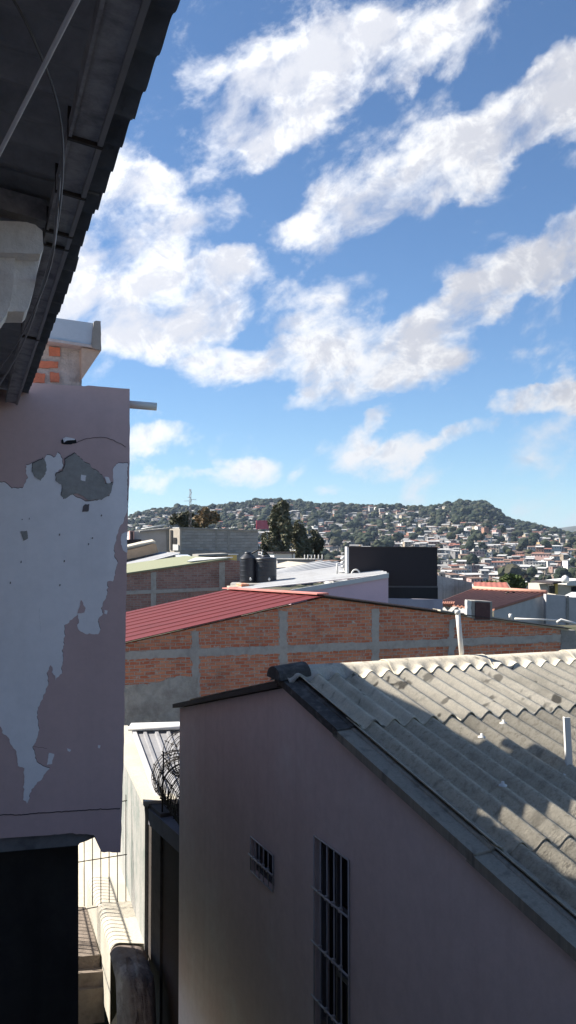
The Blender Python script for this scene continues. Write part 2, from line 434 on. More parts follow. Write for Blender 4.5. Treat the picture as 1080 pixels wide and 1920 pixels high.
ths = [-180+6*i for i in range(22)]+[-48+.6*i for i in range(160)]+[48+6*i for i in range(22)]
vs = [V((0, 0, GZ))]; fs = []
for r in rs:
    for t in ths:
        a = radians(t); x = r*sin(a); y = r*cos(a)
        vs.append(V((x, y, terr(x, y) if cos(a) > .2 else GZ)))
n = len(ths)
for k in range(n): fs.append((0, 1+(k+1) % n, 1+k))
for i in range(len(rs)-1):
    for k in range(n):
        a = 1+i*n+k; b_ = 1+i*n+(k+1) % n; fs.append((a, b_, b_+n, a+n))
mt, nt, b = newmat('ground_earth'); g = NT(nt)
Pp = g.n('ShaderNodeNewGeometry').outputs['Position']
c = g.mix(g.ramp(g.noise(Pp, .03, 8, .7), .4, .6), (.04, .05, .028), (.12, .10, .075))
c = g.mix(g.ramp(g.noise(Pp, .2, 6, .7), .45, .65, 0, .7), c, (.05, .06, .03))
g.l(c, b.inputs['Base Color']); b.inputs['Roughness'].default_value = 1; b.inputs['Specular IOR Level'].default_value = .1
mb = MB(); mb.add(vs, fs, 0, True); go = mb.build('ground', mt); tag(go, kind='structure')

# far wood
def ico():
    t = (1+5**.5)/2
    v = [V(p).normalized() for p in ((-1, t, 0), (1, t, 0), (-1, -t, 0), (1, -t, 0), (0, -1, t), (0, 1, t), (0, -1, -t), (0, 1, -t), (t, 0, -1), (t, 0, 1), (-t, 0, -1), (-t, 0, 1))]
    f = [(0, 11, 5), (0, 5, 1), (0, 1, 7), (0, 7, 10), (0, 10, 11), (1, 5, 9), (5, 11, 4), (11, 10, 2), (10, 7, 6), (7, 1, 8), (3, 9, 4), (3, 4, 2), (3, 2, 6), (3, 6, 8), (3, 8, 9), (4, 9, 5), (2, 4, 11), (6, 2, 10), (8, 6, 7), (9, 8, 1)]
    cache = {}; nf = []
    def mid(a, b_):
        k = (min(a, b_), max(a, b_))
        if k not in cache: v.append(((v[a]+v[b_])/2).normalized()); cache[k] = len(v)-1
        return cache[k]
    for a, b_, c_ in f:
        x, y, z = mid(a, b_), mid(b_, c_), mid(c_, a); nf += [(a, x, z), (b_, y, x), (c_, z, y), (x, y, z)]
    return v, nf
IV, IF = ico()
def foliage_mat(name, cols, bump=.3):
    m, nt, b = newmat(name); g = NT(nt)
    ge = g.n('ShaderNodeNewGeometry')
    cr = g.n('ShaderNodeValToRGB'); g.l(ge.outputs['Random Per Island'], cr.inputs[0])
    e = cr.color_ramp.elements
    e[0].color = C4(cols[0]); e[0].position = 0; e[1].color = C4(cols[-1]); e[1].position = 1
    for i, c_ in enumerate(cols[1:-1]): x = e.new((i+1)/(len(cols)-1)); x.color = C4(c_)
    g.l(cr.outputs[0], b.inputs['Base Color']); b.inputs['Roughness'].default_value = .8; b.inputs['Specular IOR Level'].default_value = .15
    return m
WOOD = foliage_mat('hill_foliage', [(.012, .020, .011), (.027, .036, .017), (.013, .022, .014), (.044, .048, .022), (.017, .025, .014), (.050, .046, .028)])
def wood_tree(mb, p, R, H, rnd):
    for k in range(rnd.choice((2, 3, 3, 4))):
        q = p+V((rnd.uniform(-.55, .55)*R, rnd.uniform(-.55, .55)*R, H*rnd.uniform(.45, .85)))
        r = R*rnd.uniform(.45, .8); sd = rnd.uniform(0, 99)
        vs = [q+V((v.x*r, v.y*r, v.z*r*.85))*(1+.38*noise.noise(v*2.1+V((sd, 0, 0)))) for v in IV]
        mb.add(vs, IF, 0, False)
# skyline trees, each its own
def leafy(name, label, cat, base, clumps, leaf, nleaf, mats, trunks, group=None, seed=0):
    """trunk and limbs plus leaf-sized faces spread through ellipsoid clumps"""
    rd = random.Random(seed); t = thing(name, base, label, cat, group)
    tb = MB()
    for pts, r in trunks: tb.tube(pts, r, 7, taper=.35)
    tb.build('trunk', M['bark'], t)
    lb = MB()
    tot = sum(c_[1].x*c_[1].y*c_[1].z for c_ in clumps)
    for c0, rad in clumps:
        k = max(10, int(nleaf*(rad.x*rad.y*rad.z/tot)**1))
        for i in range(k):
            d = V((rd.gauss(0, 1), rd.gauss(0, 1), rd.gauss(0, 1))).normalized()*rd.random()**.45
            p = c0+V((d.x*rad.x, d.y*rad.y, d.z*rad.z))
            if noise.noise(p*1.3/max(leaf*4, .3)) < -.22: continue
            a = V((rd.gauss(0, 1), rd.gauss(0, 1), rd.gauss(0, .6))).normalized(); b_ = a.cross(V((rd.gauss(0, 1), rd.gauss(0, 1), rd.gauss(0, 1)))).normalized()
            L = leaf*rd.uniform(.6, 1.4)
            lb.add([p-a*L, p+b_*L*.5, p+a*L, p-b_*L*.5], [(0, 1, 2, 3)])
    lb.build('crown', mats, t)
    return t
SKYF = foliage_mat('skyline_foliage', [(.025, .045, .022), (.04, .06, .03), (.03, .05, .03)])
skt = [(490, 10), (511, 12), (437, 9), (372, 10), (582, 8), (616, 9), (652, 8), (707, 9), (745, 8), (789, 10), (797, 8), (836, 11), (866, 8), (955, 9), (1003, 11), (1016, 12), (880, 9), (333, 9), (298, 8), (274, 8), (404, 10), (670, 7), (762, 8), (1040, 8)]
WH = {490: 'left summit', 511: 'left summit'}
for i, (px, h) in enumerate(skt):
    y = 2190; x = (px-540)/F*y; z = terr(x, y)-1; H = h/F*y*1.15
    p = V((x, y, z))
    near = ('above the grey block building' if px < 420 else 'above the two black tanks' if px < 530 else 'above the tall dark conifers' if px < 640 else 'above the dark rooftop panel' if px < 825 else 'on the rocky knoll' if px < 940 else 'on the right shoulder of the hill')
    shape = ['round', 'broad flat-topped', 'narrow upright', 'small bushy'][i % 4]
    rx, rz = [(.55, .42), (.85, .28), (.32, .5), (.45, .33)][i % 4]
    cl = [(p+V((H*rx*random.uniform(-.5, .5), 0, H*.62+H*rz*random.uniform(-.3, .3))), V((H*rx*.6, H*rx*.6, H*rz*.75))) for _ in range(4)]
    leafy('skyline_tree', '%s dark tree on the skyline %s' % (shape, near), 'tree', p, cl, H*.07, 420, SKYF, [([p, p+V((0, 0, H*.8))], H*.035)], 'trees standing on the hill skyline', i)

rnd = random.Random(5)
def housedens(px, py):
    d = .5
    d += 1.3*math.exp(-((px-960)/150)**2-((py-1055)/38)**2)
    d += 1.0*math.exp(-((px-830)/60)**2-((py-1005)/30)**2)
    d += .6*math.exp(-((py-1070)/25)**2)
    if 850 < px < 940 and py < 985: d *= .1
    return d
# hillside houses -----------------------------------------------------------
def ocol(name, rough=.85):
    m, nt, b = newmat(name); g = NT(nt)
    oi = g.n('ShaderNodeObjectInfo'); P = g.n('ShaderNodeNewGeometry').outputs['Position']
    g.l(g.mix(g.ramp(g.noise(P, .6, 5, .6), .4, .7, 0, .4), oi.outputs['Color'], (.2, .18, .15)), b.inputs['Base Color'])
    b.inputs['Roughness'].default_value = rough; return m
HW = ocol('hill_house_wall')
ROOFS = {'rusty metal': surf('far_rusty_roof', (.20, .13, .10), None, .5, .5), 'pale metal': surf('far_pale_roof', (.46, .46, .45), None, .3, .5), 'red tiled': surf('far_tile_roof', (.26, .11, .08), None, .4, .5), 'grey slab': surf('far_slab_roof', (.27, .265, .26), None, .4, .5)}
WALLS = {'white': (.66, .65, .61), 'cream': (.52, .45, .34), 'grey': (.32, .31, .30), 'ochre': (.50, .34, .16), 'brick': (.33, .17, .11), 'pink': (.48, .31, .28), 'pale green': (.36, .44, .34), 'blue': (.26, .34, .46)}
def house_mesh(w_, d_, h_, roof, kind):
    mb = MB()
    mb.hexa([V((-w_/2, -d_/2, -4)), V((w_/2, -d_/2, -4)), V((w_/2, d_/2, -4)), V((-w_/2, d_/2, -4))], [V((-w_/2, -d_/2, h_)), V((w_/2, -d_/2, h_)), V((w_/2, d_/2, h_)), V((-w_/2, d_/2, h_))], 0)
    for s_ in range(2 if h_ > 4 else 1):
        zz = h_-2.2-2.8*s_
        nn = max(2, int(w_/3))
        for i in range(nn):
            x0 = -w_/2+(i+.5)*w_/nn
            ww, hh, zo = (.55, 1.2, 0) if (i+s_) % 3 else (.5, 1.9, -.7)
            mb.box(V((x0, -d_/2, zz+.6+zo*.5)), ww*2, .12, hh, 0, 2)
    mb.box(V((-w_/2, 0, h_-1.6)), .12, 1.2, 1.2, 0, 2)
    e = .6
    if kind == 'gable':
        rz = h_+w_*.0+d_*.16
        for sg in (-1, 1):
            a = [V((-w_/2-e, sg*(d_/2+e), h_-.15)), V((w_/2+e, sg*(d_/2+e), h_-.15)), V((w_/2+e, 0, rz)), V((-w_/2-e, 0, rz))]
            mb.hexa(a, [p+V((0, 0, .14)) for p in a], 1)
        for sx in (-1, 1):
            x0 = sx*(w_/2-.06)
            mb.hexa([V((x0-.06, -d_/2, h_)), V((x0-.06, d_/2, h_)), V((x0-.06, 0, rz-.1))], [V((x0+.06, -d_/2, h_)), V((x0+.06, d_/2, h_)), V((x0+.06, 0, rz-.1))], 0)
    elif kind == 'shed':
        a = [V((-w_/2-e, -d_/2-e, h_+.02)), V((w_/2+e, -d_/2-e, h_+.02)), V((w_/2+e, d_/2+e, h_+1.1)), V((-w_/2-e, d_/2+e, h_+1.1))]
        mb.hexa(a, [p+V((0, 0, .14)) for p in a], 1)
        mb.box(V((0, d_/2-.1, h_+.45)), w_*.98, .2, .85, 0, 0)
    else:
        mb.box(V((0, 0, h_+.13)), w_+.7, d_+.7, .25, 0, 1)
        mb.box(V((w_*.2, d_*.1, h_+.9)), 1.6, 1.6, 1.3, 0, 0)
    return mb
protos = {}
def house_proto(size, roof, kind):
    k = (size, roof, kind)
    if k not in protos:
        w_, d_, h_ = {'small': (7, 6, 2.9), 'wide': (13, 7.5, 3.2), 'two-storey': (9, 8, 5.9), 'long low': (19, 7.5, 3.3)}[size]
        mb = house_mesh(w_, d_, h_, roof, kind); mb.v = [p+V((0, 0, 4)) for p in mb.v]
        o = mb.build('hillside_house', [HW, ROOFS[roof], M['void']])
        o.location = (0, 0, 0)
        protos[k] = o; return o, True
    return protos[k], False
def zonex(px):
    for a, b_ in ((330, 'left of mast'), (420, 'above block building'), (500, 'above black tanks'), (610, 'behind the conifers'), (660, 'left of the panel'), (740, 'over the panel\'s left'), (822, 'over the panel\'s right'), (880, 'right of the panel'), (940, 'above the orange roof'), (1000, 'behind green tree'), (1040, 'near the right edge')):
        if px < a: return b_
    return 'at the right edge'
def zoney(py):
    for a, b_ in ((965, 'high under the ridge'), (985, 'on the upper slope'), (1003, 'above mid slope'), (1020, 'at mid slope'), (1040, 'below mid slope'), (1060, 'on the lower slope'), (1078, 'near the foot')):
        if py < a: return b_
    return 'at the very foot'
used = set(); nh = 0; hp = []
rnd = random.Random(77); tries = 0
while nh < 280 and tries < 60000:
    tries += 1
    y = 2150-1500*rnd.random()**.9; px = rnd.uniform(240, 1090); x = (px-540)/F*y; z = terr(x, y); py = 1020-z/y*F
    if py > 1092: continue
    if rnd.random() > housedens(px, py)/1.6: continue
    if any(abs(x-a)+abs(y-b_) < 19 for a, b_ in hp): continue
    for _ in range(30):
        size = rnd.choice(['small', 'small', 'wide', 'wide', 'two-storey', 'long low']); kind = rnd.choice(['gable', 'shed', 'flat'])
        roof = 'grey slab' if kind == 'flat' else rnd.choices(['rusty metal', 'pale metal', 'red tiled'], [3, 5, 1.2])[0] 
        wall = rnd.choices(list(WALLS), [5, 3, 4, .8, 1.4, .8, .6, .5])[0]
        lab = '%s %s house, %s roof, %s %s' % (size, wall, roof, zoney(py), zonex(px))
        if lab not in used: break
    used.add(lab)
    o, first = house_proto(size, roof, kind)
    if not first: o = o.copy(); COL.objects.link(o)
    cw = WALLS[wall]; o.color = (cw[0], cw[1], cw[2], 1)
    o.location = (x, y, z-4+2.2); o.rotation_euler = (0, 0, radians(rnd.uniform(-45, 45)))
    sc = rnd.uniform(.8, 1.15); o.scale = (sc, sc, sc)
    tag(o, lab, 'house', 'houses scattered over the wooded hillside'); hp.append((x, y)); nh += 1

DW = [surf('town_wall_'+str(i), c_, None, .4, .4) for i, c_ in enumerate([(.50, .49, .46), (.27, .26, .255), (.36, .30, .23), (.30, .20, .17)])]
DR = list(ROOFS.values()); mbs = MB(); k = 0; tries = 0
rq = random.Random(21)
while k < 1350 and tries < 60000:
    tries += 1
    y = 2180-1560*rq.random()**.9; px = rq.uniform(235, 1095); x = (px-540)/F*y; z = terr(x, y); py = 1020-z/y*F
    if py > 1096 or (855 < px < 940 and py < 978): continue
    if rq.random() > housedens(px, py)+.40: continue
    if any(abs(x-a)+abs(y-b_) < 13 for a, b_ in hp): continue
    w_, d_, h_ = rq.choice([(6, 5, 2.8), (9, 6, 3.0), (12, 7, 3.2), (8, 7, 5.4), (15, 6, 3)])
    h = house_mesh(w_, d_, h_, None, rq.choice(['gable', 'shed', 'flat'])); a = rq.uniform(-.8, .8); wi_ = rq.randrange(4); ri_ = rq.choice([4, 5, 5, 7, 7, 6])
    Rm = Matrix.Rotation(a, 4, 'Z'); off_ = len(mbs.v); o3 = V((x, y, z+1.6))
    mbs.v += [Rm @ p+o3 for p in h.v]
    for f_, m_ in zip(h.f, h.m): mbs.f.append([q+off_ for q in f_]); mbs.m.append({0: wi_, 1: ri_, 2: 8}[m_]); mbs.sm.append(False)
    hp.append((x, y)); k += 1
o = mbs.build('hillside_houses', DW+DR+[M['void']]); tag(o, 'the many tiny houses filling the gaps of the wooded hillside', 'houses', kind='stuff')
HG = {}
for a, b_ in hp:
    for k in (-1, 0, 1): HG.setdefault(int(b_//40)+k, []).append((a, b_, a/b_*F))
rnd = random.Random(6)
mb = MB(); cnt = 0; tries = 0
trees_pts = []
while cnt < 4700 and tries < 60000:
    tries += 1
    y = 2300-1700*rnd.random()**1.35; px = rnd.uniform(190, 1130); x = (px-540)/F*y
    z = terr(x, y); py = 1020-z/y*F
    if py > 1100: continue
    if rnd.random() < .52*min(1.4, housedens(px, py)): continue
    if any(abs(x-a-(y-b_)*px_/F) < 8.5 and -22 < y-b_ < 9 for a, b_, px_ in HG.get(int(y//40), ())): continue
    R = rnd.uniform(3.0, 8.8)*(1.25 if rnd.random() < .12 else 1); wood_tree(mb, V((x, y, z)), R, R*rnd.uniform(1.1, 1.7), rnd); cnt += 1
o = mb.build('hillside_wood', WOOD); tag(o, 'dense green woodland covering the hillside between the houses', 'woodland', kind='stuff')

# ================================================================== NEAR SCENE
# ---- gabled house on the right -------------------------------------------
GP = Plane(530, 1284, 8.5, -22.1)            # +d goes away to the left, so s is negative towards the viewer
toward = -GP.d; ridge_d = V((-GP.d.y, GP.d.x, 0)); ridge_d = ridge_d if ridge_d.x > 0 else -ridge_d
R0 = GP.pt(530, 1284)
s1, z1 = GP.sz(900, 1618); slope = (R0.z-z1)/(-s1)
sL, zL = GP.sz(337, 1323)
slopeL = (R0.z-zL)/sL
sS, zS = GP.sz(640, 1372); sT, zT = GP.sz(897, 1612)
sE = -8.5
print('GABLE', R0, 'slope', slope, slopeL, 'sL', sL, 'rows', sS, sT)
ho = thing('gabled_house', (R0.x+1, R0.y-1, GZ), 'large pinkish grey house with a corrugated fibre cement gable roof and barred windows', 'house')
# gable wall with window holes; coordinates s (positive away), z
def hole(x0, y0, x1, y1, zb=None):
    a = GP.sz(x0, y0); b_ = GP.sz(x1, y1)
    return a[0], b_[0], (a[1]+GP.sz(x1, y0+(x1-x0)*.78)[1])/2, zb
h1s0, z_a = GP.sz(472, 1568); h1s1, z_b = GP.sz(514, 1604); h1b = GP.sz(472, 1632)[1]
h2s0, z_c = GP.sz(591, 1566); h2s1, z_d = GP.sz(656, 1613)
print('win', h1s0, h1s1, z_a, z_b, h1b, h2s0, h2s1, z_c, z_d)
holes = [(h1s1, h1s0, h1b, (z_a+z_b)/2), (h2s1, h2s0, (z_c+z_d)/2-2.6, (z_c+z_d)/2)]
def topz(s): return R0.z-.03-(slopeL*s if s > 0 else slope*-s)
mb = MB(); TH = .16
br = sorted({sE, sL, 0.0} | {h[0] for h in holes} | {h[1] for h in holes})
for a, b_ in zip(br, br[1:]):
    iv = [(GZ, None)]
    hh = [h for h in holes if h[0] <= a+1e-6 and h[1] >= b_-1e-6]
    if hh:
        h = hh[0]; segs = [((GZ, GZ), (h[2], h[2])), ((h[3], h[3]), (topz(a), topz(b_)))]
        for zz in (h[2], h[3]): mb.quad(GP.w(a, zz), GP.w(b_, zz), GP.w(b_, zz, -TH), GP.w(a, zz, -TH))
        for ss in (a, b_): mb.quad(GP.w(ss, h[2]), GP.w(ss, h[3]), GP.w(ss, h[3], -TH), GP.w(ss, h[2], -TH))
    else: segs = [((GZ, GZ), (topz(a), topz(b_)))]
    for (l0, l1), (t0, t1) in segs:
        mb.quad(GP.w(a, l0), GP.w(b_, l1), GP.w(b_, t1), GP.w(a, t0))
        mb.quad(GP.w(a, l0, -TH), GP.w(a, t0, -TH), GP.w(b_, t1, -TH), GP.w(b_, l1, -TH))
# the left end and back walls
LEN = 9.0
e0 = GP.w(sL, GZ); e1 = e0+ridge_d*LEN
mb.quad(e0, e1, V((e1.x, e1.y, topz(sL))), GP.w(sL, topz(sL)))
f0 = GP.w(sE, GZ); f1 = f0+ridge_d*LEN
mb.quad(f0, f1, V((f1.x, f1.y, topz(sE))), GP.w(sE, topz(sE)))
mb.quad(e1, f1, V((f1.x, f1.y, topz(sE))), V((e1.x, e1.y, topz(sL))))
mb.build('wall', M['house_wall'], ho)
# dark room behind the windows
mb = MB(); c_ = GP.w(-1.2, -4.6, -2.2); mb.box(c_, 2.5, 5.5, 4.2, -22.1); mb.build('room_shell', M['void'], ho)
# windows
for wi, (a, b_, zb, zt) in enumerate(holes):
    fr = MB()
    def bar(p, q, r, m_): m_.tube([p, q], r, 6, smooth=True)
    wo = None
    t = .03
    for (sa, sb_, za, zc) in ((a, b_, zt-t, zt), (a, b_, zb, zb+t), (a, a+t, zb+t, zt-t), (b_-t, b_, zb+t, zt-t)):
        lo = [GP.w(sa, za, -.09), GP.w(sb_, za, -.09), GP.w(sb_, za, -.05), GP.w(sa, za, -.05)]
        fr.hexa(lo, [V((p.x, p.y, zc)) for p in lo])
    if wi == 1:                                   # inner casement frames
        for zc in (zt-.5, zt-1.02):
            lo = [GP.w(a+t, zc-.02, -.10), GP.w(a+.58*(b_-a), zc-.02, -.10), GP.w(a+.58*(b_-a), zc-.02, -.07), GP.w(a+t, zc-.02, -.07)]
            fr.hexa(lo, [V((p.x, p.y, zc+.02)) for p in lo])
        lo = [GP.w(a+t, zt-1.62, -.14), GP.w(b_-t, zt-1.62, -.14), GP.w(b_-t, zt-1.62, -.04), GP.w(a+t, zt-1.62, -.04)]
        fr.hexa(lo, [V((p.x, p.y, zt-1.48)) for p in lo])
        for ss in (a+.22*(b_-a), a+.6*(b_-a)):
            lo = [GP.w(ss-.015, zb+t, -.10), GP.w(ss+.015, zb+t, -.10), GP.w(ss+.015, zb+t, -.07), GP.w(ss-.015, zb+t, -.07)]
            fr.hexa(lo, [V((p.x, p.y, zt-t)) for p in lo])
    wo = fr.build('window', M['mast'], ho)
    gl = MB(); lo = [GP.w(a+t, zb+t, -.12), GP.w(b_-t, zb+t, -.12), GP.w(b_-t, zb+t, -.115), GP.w(a+t, zb+t, -.115)]
    gl.hexa(lo, [V((p.x, p.y, zt-t)) for p in lo]); gl.build('pane', M['glass'], wo)
    gr = MB()
    for k in range(1, 5):
        ss = a+(b_-a)*k/5; gr.tube([GP.w(ss, zb, .012), GP.w(ss, zt, .012)], .0062, 6)
    gr.tube([GP.w(a, zb, .012), GP.w(a, zt, .012)], .007, 6); gr.tube([GP.w(b_, zb, .012), GP.w(b_, zt, .012)], .007, 6)
    gr.tube([GP.w(a, zt, .012), GP.w(b_, zt, .012)], .007, 6); gr.tube([GP.w(a, zb, .012), GP.w(b_, zb, .012)], .007, 6)
    zz = zt-(.17 if wi == 0 else .42)
    while zz > zb+.1:
        gr.tube([GP.w(a-.02, zz, .028), GP.w(b_+.02, zz, .028)], .0085, 6)
        for k in range(1, 5):
            gr.box(GP.w(a+(b_-a)*k/5, zz, .02), .028, .028, .035, -22)
        zz -= .6 if wi == 0 else .44
    gr.build('grille', M['grille'], wo)
# roof
roof = MB()
und = .045
pk = R0+V((0, 0, .02)); A_ = GP.w(sL-.02, topz(sL)+.0); B_ = GP.w(sE, topz(sE))
roof_o = MB().box(pk+ridge_d*LEN/2-V((0, 0, .12)), LEN-.1, .08, .1, -22.1).build('roof', M['dark_trim'], ho)
PITCH = .177; AMP = .033
def wave(u): return AMP*cos(2*pi*u/PITCH)
def rowline(s): return V((R0.x, R0.y, 0))+toward*s
ang_n = V((toward.x*slope, toward.y*slope, 1)).normalized()
rows = [(.06, -sS+.06, .060), (-sS-.10, -sT+.06, .035), (-sT-.10, -sT+1.7, .016), (-sT+1.55, -sE, 0.0)]
SW = PITCH*5.5
rd = random.Random(3)
START = .085                                # the first waves start beyond the edge flashing
for ri, (a, b_, lift) in enumerate(rows):
    ncol = int((LEN-START)/SW)
    for ci in range(ncol):
        u0 = START+ci*SW; u1 = u0+SW+PITCH*.45
        lf = lift+.003*(ci % 2)+.002
        def pt(u, s): return rowline(s)+ridge_d*u+V((0, 0, R0.z+.05+lf-slope*s))
        nu = int((u1-u0)/PITCH*14)
        mb = MB(); dz = [rd.uniform(-.004, .004) for _ in range(4)]
        p = [pt(u0, a)+ang_n*dz[0], pt(u1, a)+ang_n*dz[1], pt(u1, b_)+ang_n*dz[2], pt(u0, b_)+ang_n*dz[3]]
        sh = u0-START
        patch(p[0], p[1], p[2], p[3], lambda u, q=sh: wave(u+q), nu, 1, .007, mb, 0, True)
        mb.build('roof_sheet', (ASBT[(0, 1, 0, 1, 0, 0, 1)[ci % 7]] if ri == 0 else ASB[(ri*2+ci) % 3]), roof_o, U=ridge_d, W=(toward-V((0, 0, slope))).normalized())
# left slope (faces away from the viewer)
ns = V((0, 0, 1))
def ptl(u, s, l=0): return V((R0.x, R0.y, 0))-toward*s+ridge_d*u+V((0, 0, R0.z+.05+l-slopeL*s))
mb = MB(); patch(ptl(.2, .06), ptl(LEN, .06), ptl(LEN, sL+.25), ptl(.2, sL+.25), wave, int(LEN/PITCH*8), 1, .007, mb, 0, True)
mb.build('roof_sheet', ASB[1], roof_o, U=ridge_d, W=-toward)
FL = asbestos('flashing_cement', .95, .4, .4, .3)
# edge flashing along the gable: a flat angle piece in lengths
segs = [(-.05, -sS+.05, .075), (-sS-.04, -sT+.04, .06), (-sT-.04, -sT+1.7, .045), (-sT+1.6, -sE, .03)]
for k, (a, b_, l) in enumerate(segs):
    mb = MB()
    def q(u, s, h): return rowline(s)+ridge_d*u+V((0, 0, R0.z+h+l-slope*s))
    for (u0, u1, h0, h1) in ((-.05, .15, .0, .0), (-.058, -.045, -.055, .012)):
        if u1 > 0: mb.hexa([q(u0, a, 0), q(u1, a, .012), q(u1, b_, .012), q(u0, b_, 0)], [q(u0, a, .012), q(u1, a, .026), q(u1, b_, .026), q(u0, b_, .012)])
        else: mb.hexa([q(u0, a, h0), q(u1, a, h0), q(u1, b_, h0), q(u0, b_, h0)], [q(u0, a, h1), q(u1, a, h1), q(u1, b_, h1), q(u0, b_, h1)])
    # rolled inner lip
    mb.tube([q(.078, a, .012), q(.078, b_, .012)], .022, 10)
    mb.build('edge_flashing', [M['lichen'], FL, FL, FL][k], roof_o, U=ridge_d, W=toward)
# left rake: thin dark edge
mb = MB(); lo = [ptl(-.06, -.02, -.07), ptl(.2, -.02, -.07), ptl(.2, sL+.12, -.07), ptl(-.06, sL+.12, -.07)]
mb.hexa(lo, [p+V((0, 0, .05)) for p in lo]); mb.build('edge_flashing', M['dark_trim'], roof_o)
# ridge caps: overlapping half pipes with a scalloped skirt on the near side
capL = 1.05; k = 0; u = -.02
while u < LEN-1:
    mb = MB(); nn = 60; mm = 12; ring = []
    lf = .012*(k % 2)
    for i in range(nn+1):
        uu = u+(capL+.06)*i/nn
        for j in range(mm+1):
            a = pi*((j+.6)/(mm+.6) if j < mm else 1); rr = .14
            dy = cos(a)*rr; dzz = sin(a)*rr*.66
            if j == 0:
                dy = rr+.075; dzz = .004+wave(uu-START)*.95
            if j == 1: dy = rr+.02; dzz = .026+wave(uu-START)*.5
            if j == mm: dy = -rr-.12; dzz = -.06
            p = V((R0.x, R0.y, R0.z+.078+lf+dzz))+toward*dy+ridge_d*uu
            ring.append(p)
    fs = []
    W_ = mm+1
    for i in range(nn):
        for j in range(mm): fs.append((i*W_+j, (i+1)*W_+j, (i+1)*W_+j+1, i*W_+j+1))
    n0 = len(ring); vs = ring+[p-V((0, 0, .010)) for p in ring]
    fs += [tuple(x+n0 for x in reversed(f)) for f in fs]
    for i in range(nn):
        fs.append((i*W_, (i+1)*W_, (i+1)*W_+n0, i*W_+n0))
    for j in range(mm):
        fs.append((j, j+1, j+1+n0, j+n0)); fs.append((nn*W_+j, nn*W_+j+1, nn*W_+j+1+n0, nn*W_+j+n0))
    mb.add(vs, fs, 0, True)
    mb.build('ridge_cap', RIDGE, roof_o, U=ridge_d, W=toward)
    u += capL; k += 1
# blackened end boss of the ridge
mb = MB()
prof = []
for j in range(13):
    a = pi*j/12; prof.append((cos(a)*.17, sin(a)*.11))
lo = [V((R0.x, R0.y, R0.z+.06+z_))+toward*y_+ridge_d*-.09 for y_, z_ in prof]; hi = [p+ridge_d*.30 for p in lo]
mb.hexa(lo, [p+V((0, 0, .03)) for p in hi]); mb.build('ridge_end', M['lichen'], roof_o)
# bolts on the sheets
for s_, u_ in ((1.5, 1.25), (1.72, .95), (2.5, .55), (2.55, 1.6), (2.35, 2.2), (.9, 2.9), (1.4, 3.4)):
    mb = MB(); c0 = rowline(s_)+ridge_d*(START+round((u_-START)/PITCH)*PITCH)+V((0, 0, R0.z+.05+.03+AMP-slope*s_))
    mb.lathe(c0, [(.03, 0), (.028, .008), (.012, .012), (.010, .03), (0, .03)], 10); mb.build('roof_bolt', M['white_paint'], roof_o)

# poles on the roof ridge
def onroof(px, py):
    n = V((toward.x*slope, toward.y*slope, 1)); p0 = R0+V((0, 0, .07)); d = ray(px, py); return d*(p0.dot(n)/d.dot(n))
b0 = onroof(866, 1246); b0 = V((b0.x, b0.y, R0.z+.16))
tp = at(858, 1146, b0.y)
mb = MB(); t0 = thing('vent_pole', b0, 'tall thin white pole rising behind the ridge of the corrugated roof against the brick wall', 'pole')
mb.tube([b0-(tp-b0)*.25, b0+(tp-b0)*.5, tp], .024, 10); mb.build('pole', M['pvc'], t0)
MB().tube([tp-V((0, 0, .03)), tp+V((0, 0, .012))], .028, 10).build('cap', M['white_paint'], t0)
b1 = onroof(1068, 1446); tp = at(1063, 1345, b1.y)
t0 = thing('roof_post', b1, 'short white angle iron post on a foot plate fixed to the near roof slope', 'post')
mb = MB(); lo = [b1+V(p) for p in ((-.022, -.01, 0), (.022, -.01, 0), (.022, 0, 0), (-.012, 0, 0), (-.012, .03, 0), (-.022, .03, 0))]; dlt = tp-b1
mb.hexa(lo, [p+dlt for p in lo]); mb.build('post', M['white_paint'], t0)
mb = MB(); mb.hexa([b1+V(p) for p in ((-.06, -.07, -.03), (.05, -.06, -.03), (.06, .05, -.01), (-.05, .05, -.01))], [b1+V(p) for p in ((-.06, -.07, -.01), (.05, -.06, -.01), (.06, .05, .01), (-.05, .05, .01))])
mb.hexa([b1+V((-.045, -.005, 0)), b1+V((.045, -.005, 0)), b1+V((0, -.005, .10))], [b1+V((-.045, .003, 0)), b1+V((.045, .003, 0)), b1+V((0, .003, .10))])
mb.build('foot_plate', M['white_paint'], t0)

# ---- peeling block on the left --------------------------------------------
YB = 7.0
BP = Plane(243, 728, YB, 70.5)
bd = V((-sin(radians(19.5)), cos(radians(19.5)), 0))
pb = thing('peeling_building', BP.pt(120, 1590), 'mauve painted wall block with large flakes of paint peeled down to white plaster', 'building')
edge_r = [(243, 729), (243, 880), (240, 960), (237, 1100), (234, 1300), (232, 1440), (229, 1500), (228, 1540), (226, 1598)]
outl = [(-420, 705)]+[(40, 716), (120, 722), (160, 724)]+jag([(165, 723), (243, 729)], .6, 8, 1, False)+jag(edge_r, 1.0, 12, 2, False)+jag([(226, 1598), (190, 1598)], 1.2, 5, 3, False)+jag([(190, 1597), (176, 1566), (130, 1562), (95, 1566)], 1.6, 6, 4, False)+[(95, 1566), (60, 1568), (0, 1572), (-420, 1600)]
BDEP = 7.15
mb = MB(); fr = [BP.pt(x, y) for x, y in outl]; bk = [p+bd*BDEP for p in fr]; mb.hexa(bk, fr); mb.build('wall', M['mauve'], pb)
